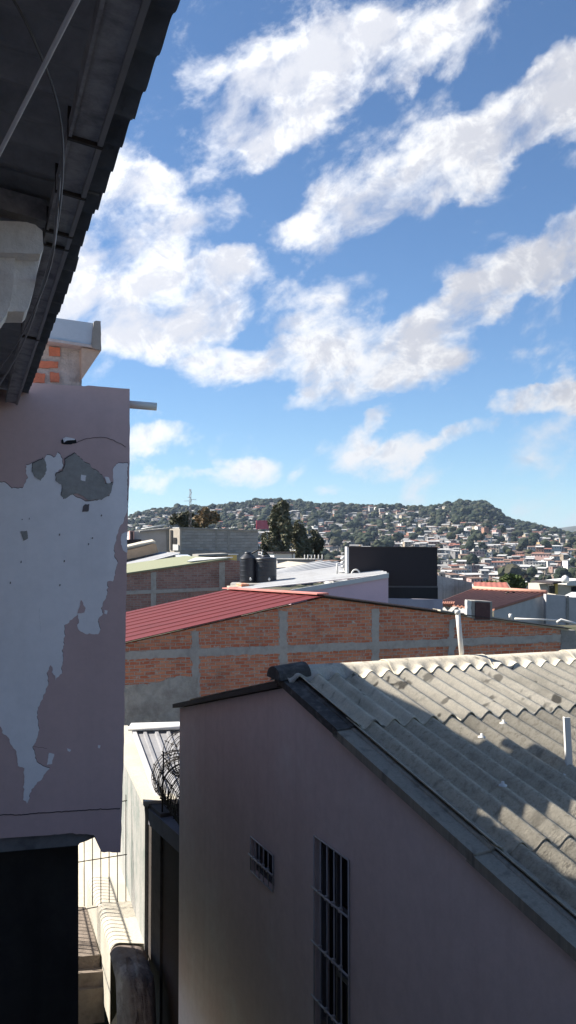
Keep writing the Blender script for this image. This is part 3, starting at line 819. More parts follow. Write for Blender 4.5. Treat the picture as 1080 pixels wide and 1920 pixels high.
# recessed strip and the lower wall, coloured near black in place of its shade
LP = Plane(147, 1600, YB+.25, 70.5)
lw = [(-420, 1560), (200, 1560), (147, 1560), (147, 2150), (-420, 2150)]
mb = MB(); mb.hexa([LP.pt(x, y)+bd*6.75 for x, y in ((-420, 1540), (147, 1540), (147, 2300), (-420, 2300))], [LP.pt(x, y) for x, y in ((-420, 1540), (147, 1540), (147, 2300), (-420, 2300))]); mb.build('lower_wall', M['shade_dark_wall'], pb)
SP = Plane(243, 1560, YB+.06, 70.5)
mb = prism(SP, [(-420, 1550), (182, 1550)]+jag([(182, 1568), (150, 1582), (147, 1584)], 1, 6, 5, False)+[(147, 1585), (0, 1598), (-420, 1630)], .3)
mb.build('slab_edge', surf('mossy_slab', (.21, .20, .195), (.08, .078, .075), .7, 5, .95, .008, 20), pb)
# layered paint loss (each layer a thin real sheet)
RIM = surf('painted_edge_shadow', (.10, .08, .08), None, .4, 8)  # dark colour for the shadow line painted along the peel edges
def layer(name, pts, off, mat, amp=2.2, step=4, seed=1, rim=None):
    mb = MB(); j = jag(jag(pts, amp*1.3, step, seed), amp*.35, 1.6, seed+5)
    fr = [BP.pt(x, y, off) for x, y in j]; bk = [p-BP.n*(.004) for p in fr]
    mb.hexa(bk, fr); o = mb.build(name, mat, pb)
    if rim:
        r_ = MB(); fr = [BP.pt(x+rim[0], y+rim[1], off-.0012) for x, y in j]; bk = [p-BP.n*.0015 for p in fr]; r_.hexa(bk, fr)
        r_.build('painted_edge_shadow', RIM, o)
    return o
big = [(-60, 900), (2, 905), (10, 905), (22, 915), (42, 915), (52, 895), (48, 870), (60, 868), (65, 893), (78, 888), (82, 858), (88, 852), (100, 858), (108, 848), (118, 860), (116, 880), (106, 888), (104, 902), (118, 910), (118, 935), (130, 925), (150, 935), (160, 940), (182, 938), (205, 930), (212, 900), (212, 880), (222, 868), (239, 868), (239, 960), (226, 985), (215, 1020), (214, 1045), (220, 1055), (212, 1090), (202, 1090), (202, 1110), (190, 1140), (192, 1150), (184, 1165), (188, 1180), (184, 1190), (160, 1188), (148, 1180), (146, 1150), (122, 1172), (118, 1220), (116, 1262), (104, 1276), (96, 1248), (88, 1262), (90, 1284), (76, 1318), (70, 1340), (72, 1380), (62, 1400), (66, 1420), (76, 1435), (92, 1440), (86, 1450), (72, 1468), (60, 1480), (50, 1508), (44, 1500), (46, 1440), (34, 1436), (30, 1410), (20, 1395), (0, 1362), (-60, 1350)]
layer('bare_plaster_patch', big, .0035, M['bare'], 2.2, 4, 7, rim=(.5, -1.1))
PE = surf('peeled_edge', (.17, .14, .14), None, .5, 6)
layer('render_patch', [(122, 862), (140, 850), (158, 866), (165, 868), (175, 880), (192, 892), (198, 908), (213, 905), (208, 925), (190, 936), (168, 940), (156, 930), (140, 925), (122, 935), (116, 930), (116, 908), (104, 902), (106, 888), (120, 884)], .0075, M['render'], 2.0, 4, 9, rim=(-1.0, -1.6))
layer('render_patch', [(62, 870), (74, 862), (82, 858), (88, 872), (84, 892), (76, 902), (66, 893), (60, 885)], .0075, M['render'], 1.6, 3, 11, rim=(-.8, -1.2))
layer('render_patch', [(160, 945), (168, 945), (166, 958), (154, 960), (156, 950)], .0075, PE, 1, 3, 12)
layer('render_patch', [(38, 996), (50, 995), (53, 1010), (44, 1014)], .0075, M['render'], 1, 3, 13)
layer('paint_flake', [(152, 1125), (160, 1140), (158, 1148), (146, 1150)], .0075, M['mauve'], 1, 3, 14)
layer('paint_flake', [(196, 893), (205, 895), (208, 905), (200, 906)], .0110, M['bare'], 1, 3, 15)
layer('paint_flake', [(152, 890), (162, 892), (160, 903), (152, 900)], .0110, M['bare'], 1, 3, 16)
layer('bare_plaster_patch', [(228, 1000), (239, 998), (238, 1036), (230, 1032), (226, 1020)], .0035, M['bare'], 1.2, 3, 17)
layer('bare_plaster_patch', [(92, 1412), (102, 1414), (98, 1432), (88, 1434)], .0035, M['bare'], 1, 3, 18)
layer('bare_plaster_patch', [(196, 1143), (202, 1145), (200, 1152), (195, 1150)], .0035, M['bare'], .6, 3, 19)
layer('bare_plaster_patch', [(184, 1397), (189, 1398), (187, 1403), (184, 1402)], .0035, M['bare'], .5, 3, 20)
layer('bare_plaster_patch', [(126, 1403), (133, 1406), (131, 1410), (127, 1408)], .0035, M['bare'], .5, 3, 21)
layer('wall_hole', [(115, 826), (124, 819), (142, 823), (144, 830), (130, 833), (116, 832)], .0040, M['void'], .8, 3, 22)
layer('paint_flake', [(118, 822), (124, 819), (141, 823), (140, 825), (126, 826), (120, 830)], .0085, M['bare'], .6, 3, 23)
mk = random.Random(4)
for i in range(14):
    x = mk.uniform(5, 215); y = mk.uniform(930, 1330)
    if 104 < x < 210 and y > 1160: continue
    L = mk.uniform(2, 4); layer('scratch', [(x, y), (x+L*.5, y+mk.uniform(-1, 1)), (x+L*.4, y+L), (x-1, y+L)], .0042+.0001*i if y < 0 else .0075, PE, .5, 2, 30+i)
# hairline crack, and the joint line near the foot
def crackline(pts, w_, off=.006):
    mb = MB(); P3 = []
    q = jag(pts, 1.4, 4, 50, False)
    for x, y in q: P3.append(BP.pt(x, y, off-.002))
    mb.tube(P3, w_, 4, smooth=False); return mb.build('crack', M['dark_trim'], pb)
crackline([(144, 829), (165, 822), (185, 819), (205, 822), (228, 833), (240, 841)], .0016)
crackline([(-40, 1530), (60, 1526), (140, 1520), (229, 1516)], .0032)
crackline([(74, 1140), (76, 1190)], .0012, .0045)
crackline([(8, 1152), (80, 1150), (146, 1152)], .0009, .0045)
crackline([(36, 1395), (60, 1399), (92, 1404)], .0009, .0045)
# drain pipe
mb = MB(); p0 = BP.pt(238, 758, -.25); p1 = p0+V((.225, .05, -.012)); mb.tube([p0, p1], .031, 14); mb.build('drain_pipe', M['pvc'], pb)
# brick pier and gutter parapet on the block
Q = Plane(155, 700, YB+.5, 70.5)
pr = thing('brick_pier', Q.pt(110, 724), 'broken brick and mortar pier standing on the peeling block under the eave', 'pier')
mb = MB(); fr = [Q.pt(x, y) for x, y in jag([(-120, 620), (154, 650), (153, 724), (-120, 724)], .8, 8, 3)]
mb.hexa([p+bd*.5 for p in fr], fr); mb.build('masonry', surf('lumpy_mortar', (.55, .53, .50), (.28, .26, .24), .7, 9, .95, .03, 14, fine=.4), pr)
mk = random.Random(9)
BRK = surf('single_brick', (.62, .22, .13), (.38, .16, .11), .6, 12, .95, .015, 30)
for (x0, y0, x1, y1) in ((70, 640, 110, 645), (92, 650, 113, 668), (64, 676, 109, 690), (52, 698, 84, 718), (94, 697, 111, 717), (40, 654, 70, 670), (20, 676, 55, 692)):
    mb = MB(); o_ = jag([(x0, y0), (x1, y0+2), (x1, y1), (x0, y1-1)], 1.6, 4, x0*.1)
    fr = [Q.pt(x, y, .02) for x, y in o_]; mb.hexa([p-Q.n*.06 for p in fr], fr); mb.build('brick', BRK, pr)
gt = thing('roof_gutter', Q.pt(150, 655), 'pale blue-grey metal gutter box with a grey concrete end on top of the brick pier', 'gutter')
G2 = Plane(155, 700, YB+.35, 70.5)
mb = MB(); fr = [G2.pt(x, y) for x, y in ((20, 584), (176, 606), (174, 648), (20, 626))]; mb.hexa([p+bd*.5 for p in fr], fr); mb.build('gutter_face', M['zinc'], gt)
mb = MB(); fr = [G2.pt(x, y, .03) for x, y in jag([(176, 603), (180, 601), (189, 602), (190, 657), (174, 652), (171, 648)], .5, 6, 6)]; mb.hexa([p+bd*.7 for p in fr], fr); mb.build('end_block', M['concrete'], gt)
mb = MB(); fr = [G2.pt(x, y, -.02) for x, y in ((153, 652), (190, 657), (153, 712))]; mb.hexa([p+bd*.5 for p in fr], fr); mb.build('bracket', M['soffit'], gt)
mb = MB(); fr = [G2.pt(x, y, .012) for x, y in ((20, 623), (176, 647), (176, 652), (20, 629))]; mb.hexa([p+bd*.3 for p in fr], fr); mb.build('lip', M['grey_paint'], gt)

# ---- eave of the terrace roof overhead -------------------------------------
EA = radians(-18.7); ed = V((sin(EA), cos(EA), 0)); en = V((-ed.y, ed.x, 0))      # en goes left, towards the house
EH = 1.08
E0 = onz(332, 2, EH)
tend = ((onz(52, 735, EH))-E0).dot(ed)
tend = min(tend, 5.35)
print('EAVE', E0, tend)
er = thing('terrace_roof', E0+ed*1.0, 'dark sooty corrugated roof edge overhead seen from below with steel purlin', 'roof')
RS = .17
def ept(t, o, h=0): return E0+ed*t+en*o+V((0, 0, o*RS+h))
rd = random.Random(8)
t = -3.0; k = 0
while t < tend+.2:
    wdt = PITCH*4.0 ; t2 = min(t+wdt, tend+.26)
    d0 = rd.uniform(-.010, .004)
    mb = MB(); lf = .008*(k % 2)
    patch(ept(t-.07, d0, lf+.02), ept(t2, d0, lf+.02), ept(t2, 5.0, lf+.02), ept(t-.07, 5.0, lf+.02), lambda u, q=t: .015*cos(2*pi*(u+q)/PITCH), 48, 1, .007, mb, 0, True)
    mb.build('roof_sheet', M['soff_dark'], er, U=ed, W=en); t += wdt; k += 1
def beam(name, t0, t1, o0, o1, h0, h1, mat, par=er):
    mb = MB(); lo = [ept(t0, o0, h0), ept(t1, o0, h0), ept(t1, o1, h0), ept(t0, o1, h0)]
    z = h1-h0; mb.hexa(lo, [p+V((0, 0, z)) for p in lo]); return mb.build(name, mat, par)
pu = beam('purlin', -3, tend+.12, .085, .150, -.085, -.018, M['steel'])
beam('flange', -3, tend+.12, .074, .087, -.094, -.072, plain('worn_lip', (.24, .24, .25), .5, .4), pu)
beam('flange', -3, tend+.12, .150, .158, -.092, -.05, M['steel'], pu)
# splice straps on the purlin
for tt in (.55, .92, 1.28, 1.42, 2.9):
    beam('strap', tt, tt+.014, .072, .160, -.096, -.014, M['iron'], pu)
# rafters running up under the sheets
for tt in (1.22, 4.6):
    beam('rafter', tt, tt+.07, .162, 5.0, -.085, -.018, M['steel'])
beam('rafter', tend+.0, tend+.1, .2, 5.0, -.14, -.02, M['steel'])
# cables
def cable(pts, r, label, mat):
    P3 = [at(*p) for p in pts]; q = []
    for i in range(len(P3)-1):
        a = P3[max(i-1, 0)]; b_ = P3[i]; c_ = P3[i+1]; d = P3[min(i+2, len(P3)-1)]
        for j in range(8):
            u = j/8; q.append(.5*((2*b_)+(c_-a)*u+(2*a-5*b_+4*c_-d)*u*u+(3*b_-a-3*c_+d)*u**3))
    q.append(P3[-1]); mb = MB(); mb.tube(q, r, 8); o = mb.build('cable', mat); tag(o, label, 'cable', 'cables strung under the eave')
cable([(240, -180, 1.2), (145, 0, 1.3), (75, 138, 1.45), (0, 285, 1.65), (-80, 440, 1.9)], .0042, 'thick pale cable crossing the dark roof underside diagonally at top left', M['cablew'])
cable([(-60, -120, 1.6), (25, 0, 1.7), (72, 95, 1.8), (102, 175, 1.9), (116, 250, 2.0), (117, 330, 2.2), (108, 420, 2.5), (88, 520, 2.9), (45, 620, 3.4), (0, 690, 3.9), (-50, 750, 4.3)], .0028, 'thin dark cable curving down beside the purlin', plain('dark_cable', (.07, .07, .08), .4))
cable([(112, 330, 2.25), (104, 430, 2.5), (96, 480, 2.75), (60, 600, 3.3), (35, 660, 3.7), (0, 720, 4.2)], .004, 'second grey cable running along the purlin towards the wall', plain('mid_cable', (.14, .14, .15), .4))
# plaster cornice of the house beside the eave
cn = thing('plaster_cornice', at(-20, 600, 3.0), 'chipped whitish stepped plaster cornice end jutting in at the left under the eave', 'cornice')
K = Plane(60, 500, 2.9, 71)
cd = V((-sin(radians(19)), cos(radians(19)), 0))
def cprism(name, pts, off, dep, amp=.8, seed=0, skew=0):
    fr = [K.pt(x, y, off) for x, y in jag(pts, amp, 6, seed)]; mb = MB(); mb.hexa([p+cd*dep for p in fr], fr); return mb.build(name, M['cornice'], cn)
cprism('upper_step', [(-300, 400), (50, 416), (66, 421), (80, 433), (81, 466), (76, 476), (-300, 462)], .05, .3, .7, 1)
cprism('middle_step', [(-300, 455), (76, 474), (68, 520), (62, 550), (52, 578), (46, 584), (14, 584), (-300, 560)], -.03, .16, .7, 2)
cprism('lower_step', [(-300, 500), (30, 480), (22, 560), (12, 590), (0, 606), (-300, 620)], .0, .10, .8, 3)
# house mass behind the cornice, it shades the lane
hm = thing('terrace_house', E0+ed*0+en*2.6+V((0, 0, GZ-EH)), 'shaded wall of the terrace house under the overhead eave', 'house')
mb = MB(); lo = [E0+ed*a+en*o for a, o in ((-9, 1.3), (6.6, 1.3), (6.6, 6.5), (-9, 6.5))]
mb.hexa([V((p.x, p.y, GZ)) for p in lo], [V((p.x, p.y, EH+.2)) for p in lo]); mb.build('wall', M['house_wall'], hm)
mb = MB(); mb.hexa([V(p) for p in ((-9, -6, GZ), (3.5, -6, GZ), (3.5, -1.8, GZ), (-9, -1.8, GZ))], [V(p) for p in ((-9, -6, 1.3), (3.5, -6, 1.3), (3.5, -1.8, 1.3), (-9, -1.8, 1.3))]); mb.build('rear_light_block', M['house_wall'], hm)  # unseen mass added behind the camera to cut light from the rear
mb = MB(); mb.hexa([V(p) for p in ((-9, -1.8, GZ), (2.4, -1.8, GZ), (2.4, 2.5, GZ), (-9, 2.5, GZ))], [V(p) for p in ((-9, -1.8, -1.65), (2.4, -1.8, -1.65), (2.4, 2.5, -1.65), (-9, 2.5, -1.65))]); mb.build('floor_light_block', M['concrete'], hm)  # solid floor mass added out of view to block light from below

# ---- the lane: white wall, platform, grille, rubble -------------------------
ZT = -3.63; ZF = -5.62; ZL = -6.15
wl = thing('lane_wall', onz(271, 1501, ZT), 'weathered white lane wall with a bright limewashed coping', 'wall')
c4 = [onz(231, 1417, ZT), onz(266, 1496, ZT), onz(272, 1503, ZT), onz(290, 1486, ZT), onz(276, 1462, ZT), onz(247, 1357, ZT), onz(232, 1356, ZT), onz(222, 1356, ZT)]
far_l = c4[0]+(c4[0]-c4[1]).normalized()*6.5
pts = [far_l, c4[0], c4[1], c4[2]]
dirw = (c4[2]-c4[0]).normalized(); rt = V((dirw.y, -dirw.x, 0)); rt = rt if rt.x > 0 else -rt
fl = c4[2]-dirw*0
Lw = [c4[2], c4[2]-dirw*9]
thk = .34
def zed(p, z): return V((p.x, p.y, z))
lo = [zed(Lw[0], GZ), zed(Lw[0]+rt*thk, GZ), zed(Lw[1]+rt*thk, GZ), zed(Lw[1], GZ)]
mb = MB(); mb.hexa(lo, [zed(p, ZT-.06) for p in lo]); mb.build('wall', M['white_wall'], wl)
o2 = [Lw[0]+rt*-.02-dirw*-.03, Lw[0]+rt*(thk+.12)-dirw*-.02, Lw[0]+rt*(thk+.10)-dirw*.25, Lw[0]+rt*(thk+.02)-dirw*.4, Lw[0]+rt*(thk+.02)-dirw*5.6, Lw[0]-rt*.02-dirw*5.6, Lw[0]-rt*.02-dirw*2.5]
mb = MB(); mb.hexa([zed(p, ZT-.06) for p in o2], [zed(p, ZT+.01) for p in o2]); mb.build('coping', M['pale_conc'], wl)
# platform
e = [onz(x, y, ZF) for x, y in ((272, 1769), (207, 1770), (188, 1707), (161, 1632))]
pd = (e[3]-e[1]).normalized()
farp = e[1]+pd*14
rgt = zed(Lw[1]+rt*.1, ZF)
mb = MB(); r_ = .13
side = V((-pd.y, pd.x, 0)); side = side if side.x < 0 else -side
prof = [(0, ZL-.6)]+[(r_-r_*cos(a), ZF-r_+r_*sin(a)) for a in [radians(q) for q in range(0, 91, 15)]]
nst = 40; rows_ = []
for i in range(nst+1):
    q = i/nst; base = e[1]+pd*(14*q)
    wall_p = zed(Lw[0]-dirw*(14*q*.999)+rt*.1, ZF)
    row = [base-side*o_+V((0, 0, z_-ZF)) for o_, z_ in prof]+[zed(wall_p, ZF)]
    row = [p+V((0, 0, .012*noise.noise(p*2.3))) for p in row]
    rows_.append(row)
W_ = len(rows_[0]); vs = [p for r in rows_ for p in r]; fs = [(i*W_+j, i*W_+j+1, (i+1)*W_+j+1, (i+1)*W_+j) for i in range(nst) for j in range(W_-1)]
fs.append(tuple(range(W_)))
mb.add(vs, fs, 0, True)
fr_ = rows_[0]; mb.quad(fr_[0], fr_[-1], zed(fr_[-1], ZL-.8), zed(fr_[0], ZL-.8))
o = mb.build('raised_path', M['pale_conc']); tag(o, kind='structure')
# broken end of the raised path: a rounded lump of old masonry
c0 = e[1]; c1 = Lw[0]+rt*.02; nx, ny = 40, 40; vs = []
for j in range(ny+1):
    q = j/ny
    for i in range(nx+1):
        a = -.02+1.04*i/nx; p = zed(c0*(1-a)+c1*a, 0)
        th = q*pi*.5*1.12; ew = 1-.35*abs(2*a-1)**4
        fl_ = min(q/.45, 1)*.85; th = max(0, (q-.45)/.55)*pi*.5*1.1
        oo = (fl_+.55*sin(min(th, pi/2)))*ew; dz_ = -.05*min(q/.45, 1)-(1-cos(th))*1.5
        dz_ -= .10*abs(2*a-1)**5
        nn_ = noise.fractal(V((a*2.2, q*3, 5)), 1, 2, 5)
        cut = .025*(1 if noise.noise(V((a*3.1, q*4.2, 8))) > .05 else 0)*min(1, q*8)
        vs.append(p-pd*(oo+.03*nn_-cut*sin(th))+V((0, 0, ZF-.012+dz_-cut*cos(min(th, pi/2))+.03*nn_*min(1, q*6))))
fs = [(j*(nx+1)+i, j*(nx+1)+i+1, (j+1)*(nx+1)+i+1, (j+1)*(nx+1)+i) for j in range(ny) for i in range(nx)]
rb = MB(); rb.add(vs, fs, 0, False)
o = rb.build('masonry_lump', surf('old_masonry', (.20, .16, .14), (.05, .04, .035), .6, 3, .95, .02, 14, light=(.36, .31, .28), lk=.9, lsc=1.5)); tag(o, 'rounded lump of broken old masonry at the near end of the raised path', 'masonry')
# railing along the left of the lane: its bars shade the raised path
sr = thing('iron_railing', e[1]+side*1.5+V((0, 0, ZL-ZF)), 'second iron railing left of the raised path, whose bars cast the shadow stripes', 'railing')
for k in range(24):
    b0_ = zed(e[1]+side*1.45+pd*(.35+.145*k), ZL-.5); mb = MB(); mb.tube([b0_, zed(b0_, ZL+2.35)], .010, 6); mb.build('bar', M['iron'], sr)
for zz in (ZL+.1, ZL+1.35, ZL+2.3):
    mb = MB(); mb.tube([zed(e[1]+side*1.45+pd*.3, zz), zed(e[1]+side*1.45+pd*3.75, zz+.08)], .012, 6); mb.build('rail', M['iron'], sr)

# lower steps
STEP = surf('worn_stone', (.20, .165, .135), (.07, .055, .045), .7, 4, .95, .02, 12)
st = thing('lane_steps', onz(170, 1780, ZL-.1), 'worn stone steps in the lane beside the dark corner', 'steps')
for k, (x0, y0, x1, y1, dz_) in enumerate(((90, 1700, 186, 1790, 0), (90, 1800, 196, 1822, -.18), (90, 1838, 196, 1852, -.38))):
    zz = ZL+dz_
    mb = MB(); p = [onz(90, y0, zz), onz(x1-16-(10 if k == 0 else 0), y0, zz), onz(x1, y1, zz), onz(90, y1+8, zz)]
    p = [p[0]*(1-t_)+p[1]*t_ for t_ in (0, .5, 1)]+[p[2]*(1-t_)+p[3]*t_ for t_ in (0, .3, .6, 1)]
    p = [a+V((.03*noise.noise(a*5), .03*noise.noise(a*5+V((3, 0, 0))), 0)) for a in p]
    mb.hexa([zed(a, zz-.5) for a in p], p); mb.build('step', STEP, st)
far_lane = MB(); p = [onz(x, y, ZL-.02) for x, y in ((60, 1600), (150, 1600), (163, 1700), (188, 1790), (60, 1790))]
far_lane.hexa([zed(a, ZL-.3) for a in p], p); o = far_lane.build('lane_paving', M['pale_conc']); tag(o, kind='structure')
# bounding wall at the far end of the lane
fp = Plane(150, 1600, 19.0, 72)
mb = prism(fp, [(60, 1450), (234, 1450), (234, 1640), (60, 1640)], .2); o = mb.build('end_wall', M['white_wall']); tag(o, 'sunlit stained white wall closing the far end of the lane behind the railing', 'wall')
# railing
FY = onz(237, 1690, ZF)
FPn = Plane(237, 1690, FY.y, 82)
rl = thing('iron_railing', FY, 'thin dark iron railing across the raised path', 'railing')
x = 236.0; k = 0
while x > 20:
    yb = 1690+(236-x)*.12
    mb = MB(); mb.tube([FPn.pt(x, yb), FPn.pt(x+(-.5 if k else 0), 1500 if k else 1490)], .0075, 6); mb.build('bar', M['iron'], rl); x -= 15.6; k += 1
for y0, y1 in ((1690, 1711), (1602, 1620), (1501, 1520)):
    mb = MB(); mb.tube([FPn.pt(238, y0), FPn.pt(90, y0+(y1-y0)*1.3)], .008, 6); mb.build('rail', M['iron'], rl)
# dark side wall + lean-to metal roof
sw = thing('side_wall', onz(290, 1500, ZT), 'dark mottled wall running from the lane wall towards the gabled house', 'wall')
q0 = onz(273, 1502, ZT-.03); gc = GP.pt(337, 1600); q1 = V((gc.x+.02, gc.y+.25, ZT-.03))
Lq = (q1-q0).length; dd = (q1-q0).normalized(); q2 = q1+dd*.05; print('GC', gc, Lq)
nrm = V((dd.y, -dd.x, 0)); nrm = nrm if nrm.x > 0 else -nrm
lo = [zed(q0, GZ), zed(q0+dd*.42*Lq, GZ), zed(q0+dd*.42*Lq+nrm*.2, GZ), zed(q0+nrm*.2, GZ)]
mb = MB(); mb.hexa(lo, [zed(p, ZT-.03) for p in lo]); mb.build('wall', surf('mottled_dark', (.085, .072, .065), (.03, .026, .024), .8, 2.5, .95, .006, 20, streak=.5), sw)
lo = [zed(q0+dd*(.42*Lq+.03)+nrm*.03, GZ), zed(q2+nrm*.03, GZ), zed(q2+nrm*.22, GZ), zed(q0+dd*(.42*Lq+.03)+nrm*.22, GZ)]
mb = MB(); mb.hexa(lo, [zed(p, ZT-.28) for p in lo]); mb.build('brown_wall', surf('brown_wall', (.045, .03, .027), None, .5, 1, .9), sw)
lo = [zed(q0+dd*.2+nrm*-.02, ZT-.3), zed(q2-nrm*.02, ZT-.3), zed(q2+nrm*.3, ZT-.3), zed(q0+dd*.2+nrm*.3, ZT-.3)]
mb = MB(); mb.hexa(lo, [zed(p, ZT-.08) for p in lo]); mb.build('beam', surf('dark_beam', (.12, .12, .14), None, .5, 2), sw)  # dark blue-grey beam along the side wall
# lean-to
lt = thing('lean_to_roof', at(295, 1430, 14), 'ribbed pale metal lean-to roof beside the lane wall behind the razor wire', 'roof')
A0 = at(251, 1366, 17.0); A1 = at(400, 1362, 17.0); B0 = at(302, 1505, 13.4); B1 = at(451, 1512, 13.4)
def rib(u, P_=.21):
    t_ = (u % P_)/P_; return .0 if t_ < .62 else (.035 if .68 < t_ < .94 else .035*((t_-.62)/.06 if t_ <= .68 else (1-t_)/.06))
patch(A0, A1, B1, B0, rib, 180, 1, .004, mb := MB(), 0, False); mb.build('sheet', surf('lean_to_metal', (.25, .25, .255), (.13, .125, .12), .5, 2.5, .5, .001, 20), lt)
mb = MB(); a = A0+V((-.05, .0, .05)); b_ = A1+V((0, 0, .05)); mb.hexa([a, b_, b_+V((0, -.28, -.03)), a+V((0, -.28, -.03))], [p+V((0, 0, .05)) for p in (a, b_, b_+V((0, -.28, -.03)), a+V((0, -.28, -.03)))]); mb.tube([a+V((0, -.28, 0)), b_+V((0, -.28, 0))], .04, 8); mb.build('ridge_flashing', M['white_paint'], lt)
mb = MB(); a = A0+V((-.06, 0, -.02)); b_ = B0+V((-.06, 0, -.02)); mb.hexa([a, b_, b_+V((.07, 0, 0)), a+V((.07, 0, 0))], [p+V((0, 0, .06)) for p in (a, b_, b_+V((.07, 0, 0)), a+V((.07, 0, 0)))]); mb.build('gutter', M['grey_paint'], lt)
# razor wire
rz = thing('razor_wire', onz(300, 1510, ZT), 'tangled coil of rusty razor wire on top of the dark side wall', 'razor wire')
mb = MB(); ax0 = onz(283, 1495, ZT)+V((.30, .35, .24)); ax1 = q1+dd*.25+V((.22, .1, 0)); ax1 = zed(ax1, ZT+.22); mk = random.Random(2)
def coil(ax0, ax1, R, turns, mb, ph=0):
    A = (ax1-ax0); L = A.length; T = A.normalized(); X = T.cross(V((0, 0, 1))).normalized(); Z = X.cross(T)
    N = turns*26; pts = []
    for i in range(N+1):
        a = 2*pi*i/26+ph; f = i/N
        rr = R*(1+.10*noise.noise(V((f*9, ph, 0)))+.06*sin(a*.37)); pts.append(ax0+A*f+T*(.05*sin(a*1.5))+X*cos(a)*rr+Z*sin(a)*rr*1.05)
    mb.tube(pts, .0058, 4)
    for i in range(0, N, 2):
        p = pts[i]; t_ = (pts[min(i+1, N)]-p).normalized(); c_ = t_.cross(V((mk.uniform(-1, 1), mk.uniform(-1, 1), mk.uniform(-1, 1)))).normalized()
        mb.add([p-c_*.028, p+t_*.012, p+c_*.028, p-t_*.012], [(0, 1, 2, 3)])
coil(ax0, ax1, .33, 36, mb); mb.build('coil', M['iron'], rz)
mb = MB(); coil(ax0+V((.05, .2, .28)), ax0+V((.75, -.7, .22)), .30, 26, mb, 2.1); mb.build('coil', M['iron'], rz)
mb = MB(); mb.tube([at(304, 1530, 12.9), at(307, 1410, 12.9)], .012, 6); mb.build('stake', M['iron'], rz)

# ---- brick house with red roof ----------------------------------------------
WP = Plane(605, 1120, 26, 72.5)
bh = thing('brick_house', WP.pt(600, 1300), 'long unplastered brick house with concrete ties and a red ribbed metal roof', 'house')
mb = prism(WP, [(100, 1239), (605, 1121), (1068, 1182), (1068, 1420), (100, 1420)], .2)
mb.build('wall', M['brick_near'], bh)
for x0, x1 in ((359, 374), (524, 539), (697, 711), (841, 853)):
    yt = lut([(100, 1239), (605, 1121), (1068, 1182)], (x0+x1)/2)+8
    mb = prism(WP, jag([(x0, yt), (x1, yt), (x1, 1420), (x0, 1420)], 2.8, 3.5, x0), .05, off=.012); mb.build('concrete_column', M['lintel'], bh)
bm = lambda x: 1229-(x-234)*.040
mb = prism(WP, jag([(100, bm(100)-7), (300, bm(300)-7), (523, bm(523)-7), (800, bm(800)-7), (1058, bm(1058)-7), (1058, bm(1058)+7), (800, bm(800)+7), (523, bm(523)+8), (300, bm(300)+8), (100, bm(100)+9)], 1.8, 4, 3), .06, off=.018); mb.build('bond_beam', M['lintel'], bh)
mb = prism(WP, jag([(100, 1285), (228, 1285), (300, 1280), (330, 1268), (372, 1270), (372, 1420), (100, 1420)], 2.5, 6, 8), .05, off=.014)
mb.build('render_patch', surf('rough_render', (.50, .46, .40), (.24, .21, .18), .7, 2.2, .98, .05, 5, fine=.5), bh)
mb = prism(WP, jag([(1052, 1180), (1080, 1182), (1080, 1420), (1050, 1420)], 1.5, 5, 5), .25, off=.03); mb.build('concrete_column', M['concrete'], bh)
rf = WP.pt(605, 1116); zr_ = rf.z; rb_ = onz(428, 1105, zr_-.05); dv = rb_-rf; el_ = WP.pt(100, 1233); 
ns_ = V((0, 0, 1))
o_f = WP.n*.12
patch(rf+o_f, rf+dv, el_+dv, el_+o_f, lambda u: 0.0 if (u % .3) < .2 else .03, 120, 1, .02, mb := MB(), 0, False)
mb = MB()
L_ = (rf+dv-rf).length
U_ = dv; nu = 96; patch(rf+o_f, rf+dv, el_+dv, el_+o_f, lambda u: .0 if (u % .62) < .55 else .022, nu*2, 1, .02, mb, 0, False)
mb.build('roof', M['rust_red'], bh)
mb = MB(); er_ = WP.pt(1068, 1178)
patch(rf+o_f+V((.02, 0, -.01)), rf+dv+V((.02, 0, -.01)), er_+dv, er_+o_f, lambda u: .0 if (u % .36) < .27 else .045, 100, 1, .02, mb, 0, False); mb.build('roof', M['dark_trim'], bh)
mb = MB(); mb.hexa([rf+o_f+V((-.2, 0, .02)), rf+o_f+V((.14, 0, .02)), rf+dv+V((.14, 0, .02)), rf+dv+V((-.2, 0, .02))], [rf+o_f+V((-.2, 0, .055)), rf+o_f+V((.12, 0, .07)), rf+dv+V((.12, 0, .07)), rf+dv+V((-.2, 0, .055))]); mb.build('ridge_flashing', surf('faded_red', (.50, .20, .17), None, .3, 2), bh)
# pale coping on the right top of the wall
mb = prism(WP, [(826, 1143), (880, 1153), (880, 1157), (826, 1148)], .5, off=.03); mb.build('coping', M['pale_conc'], bh)
mb = prism(WP, [(922, 1156), (1066, 1177), (1066, 1183), (922, 1162)], .9, off=.035); mb.build('coping', M['pale_conc'], bh)
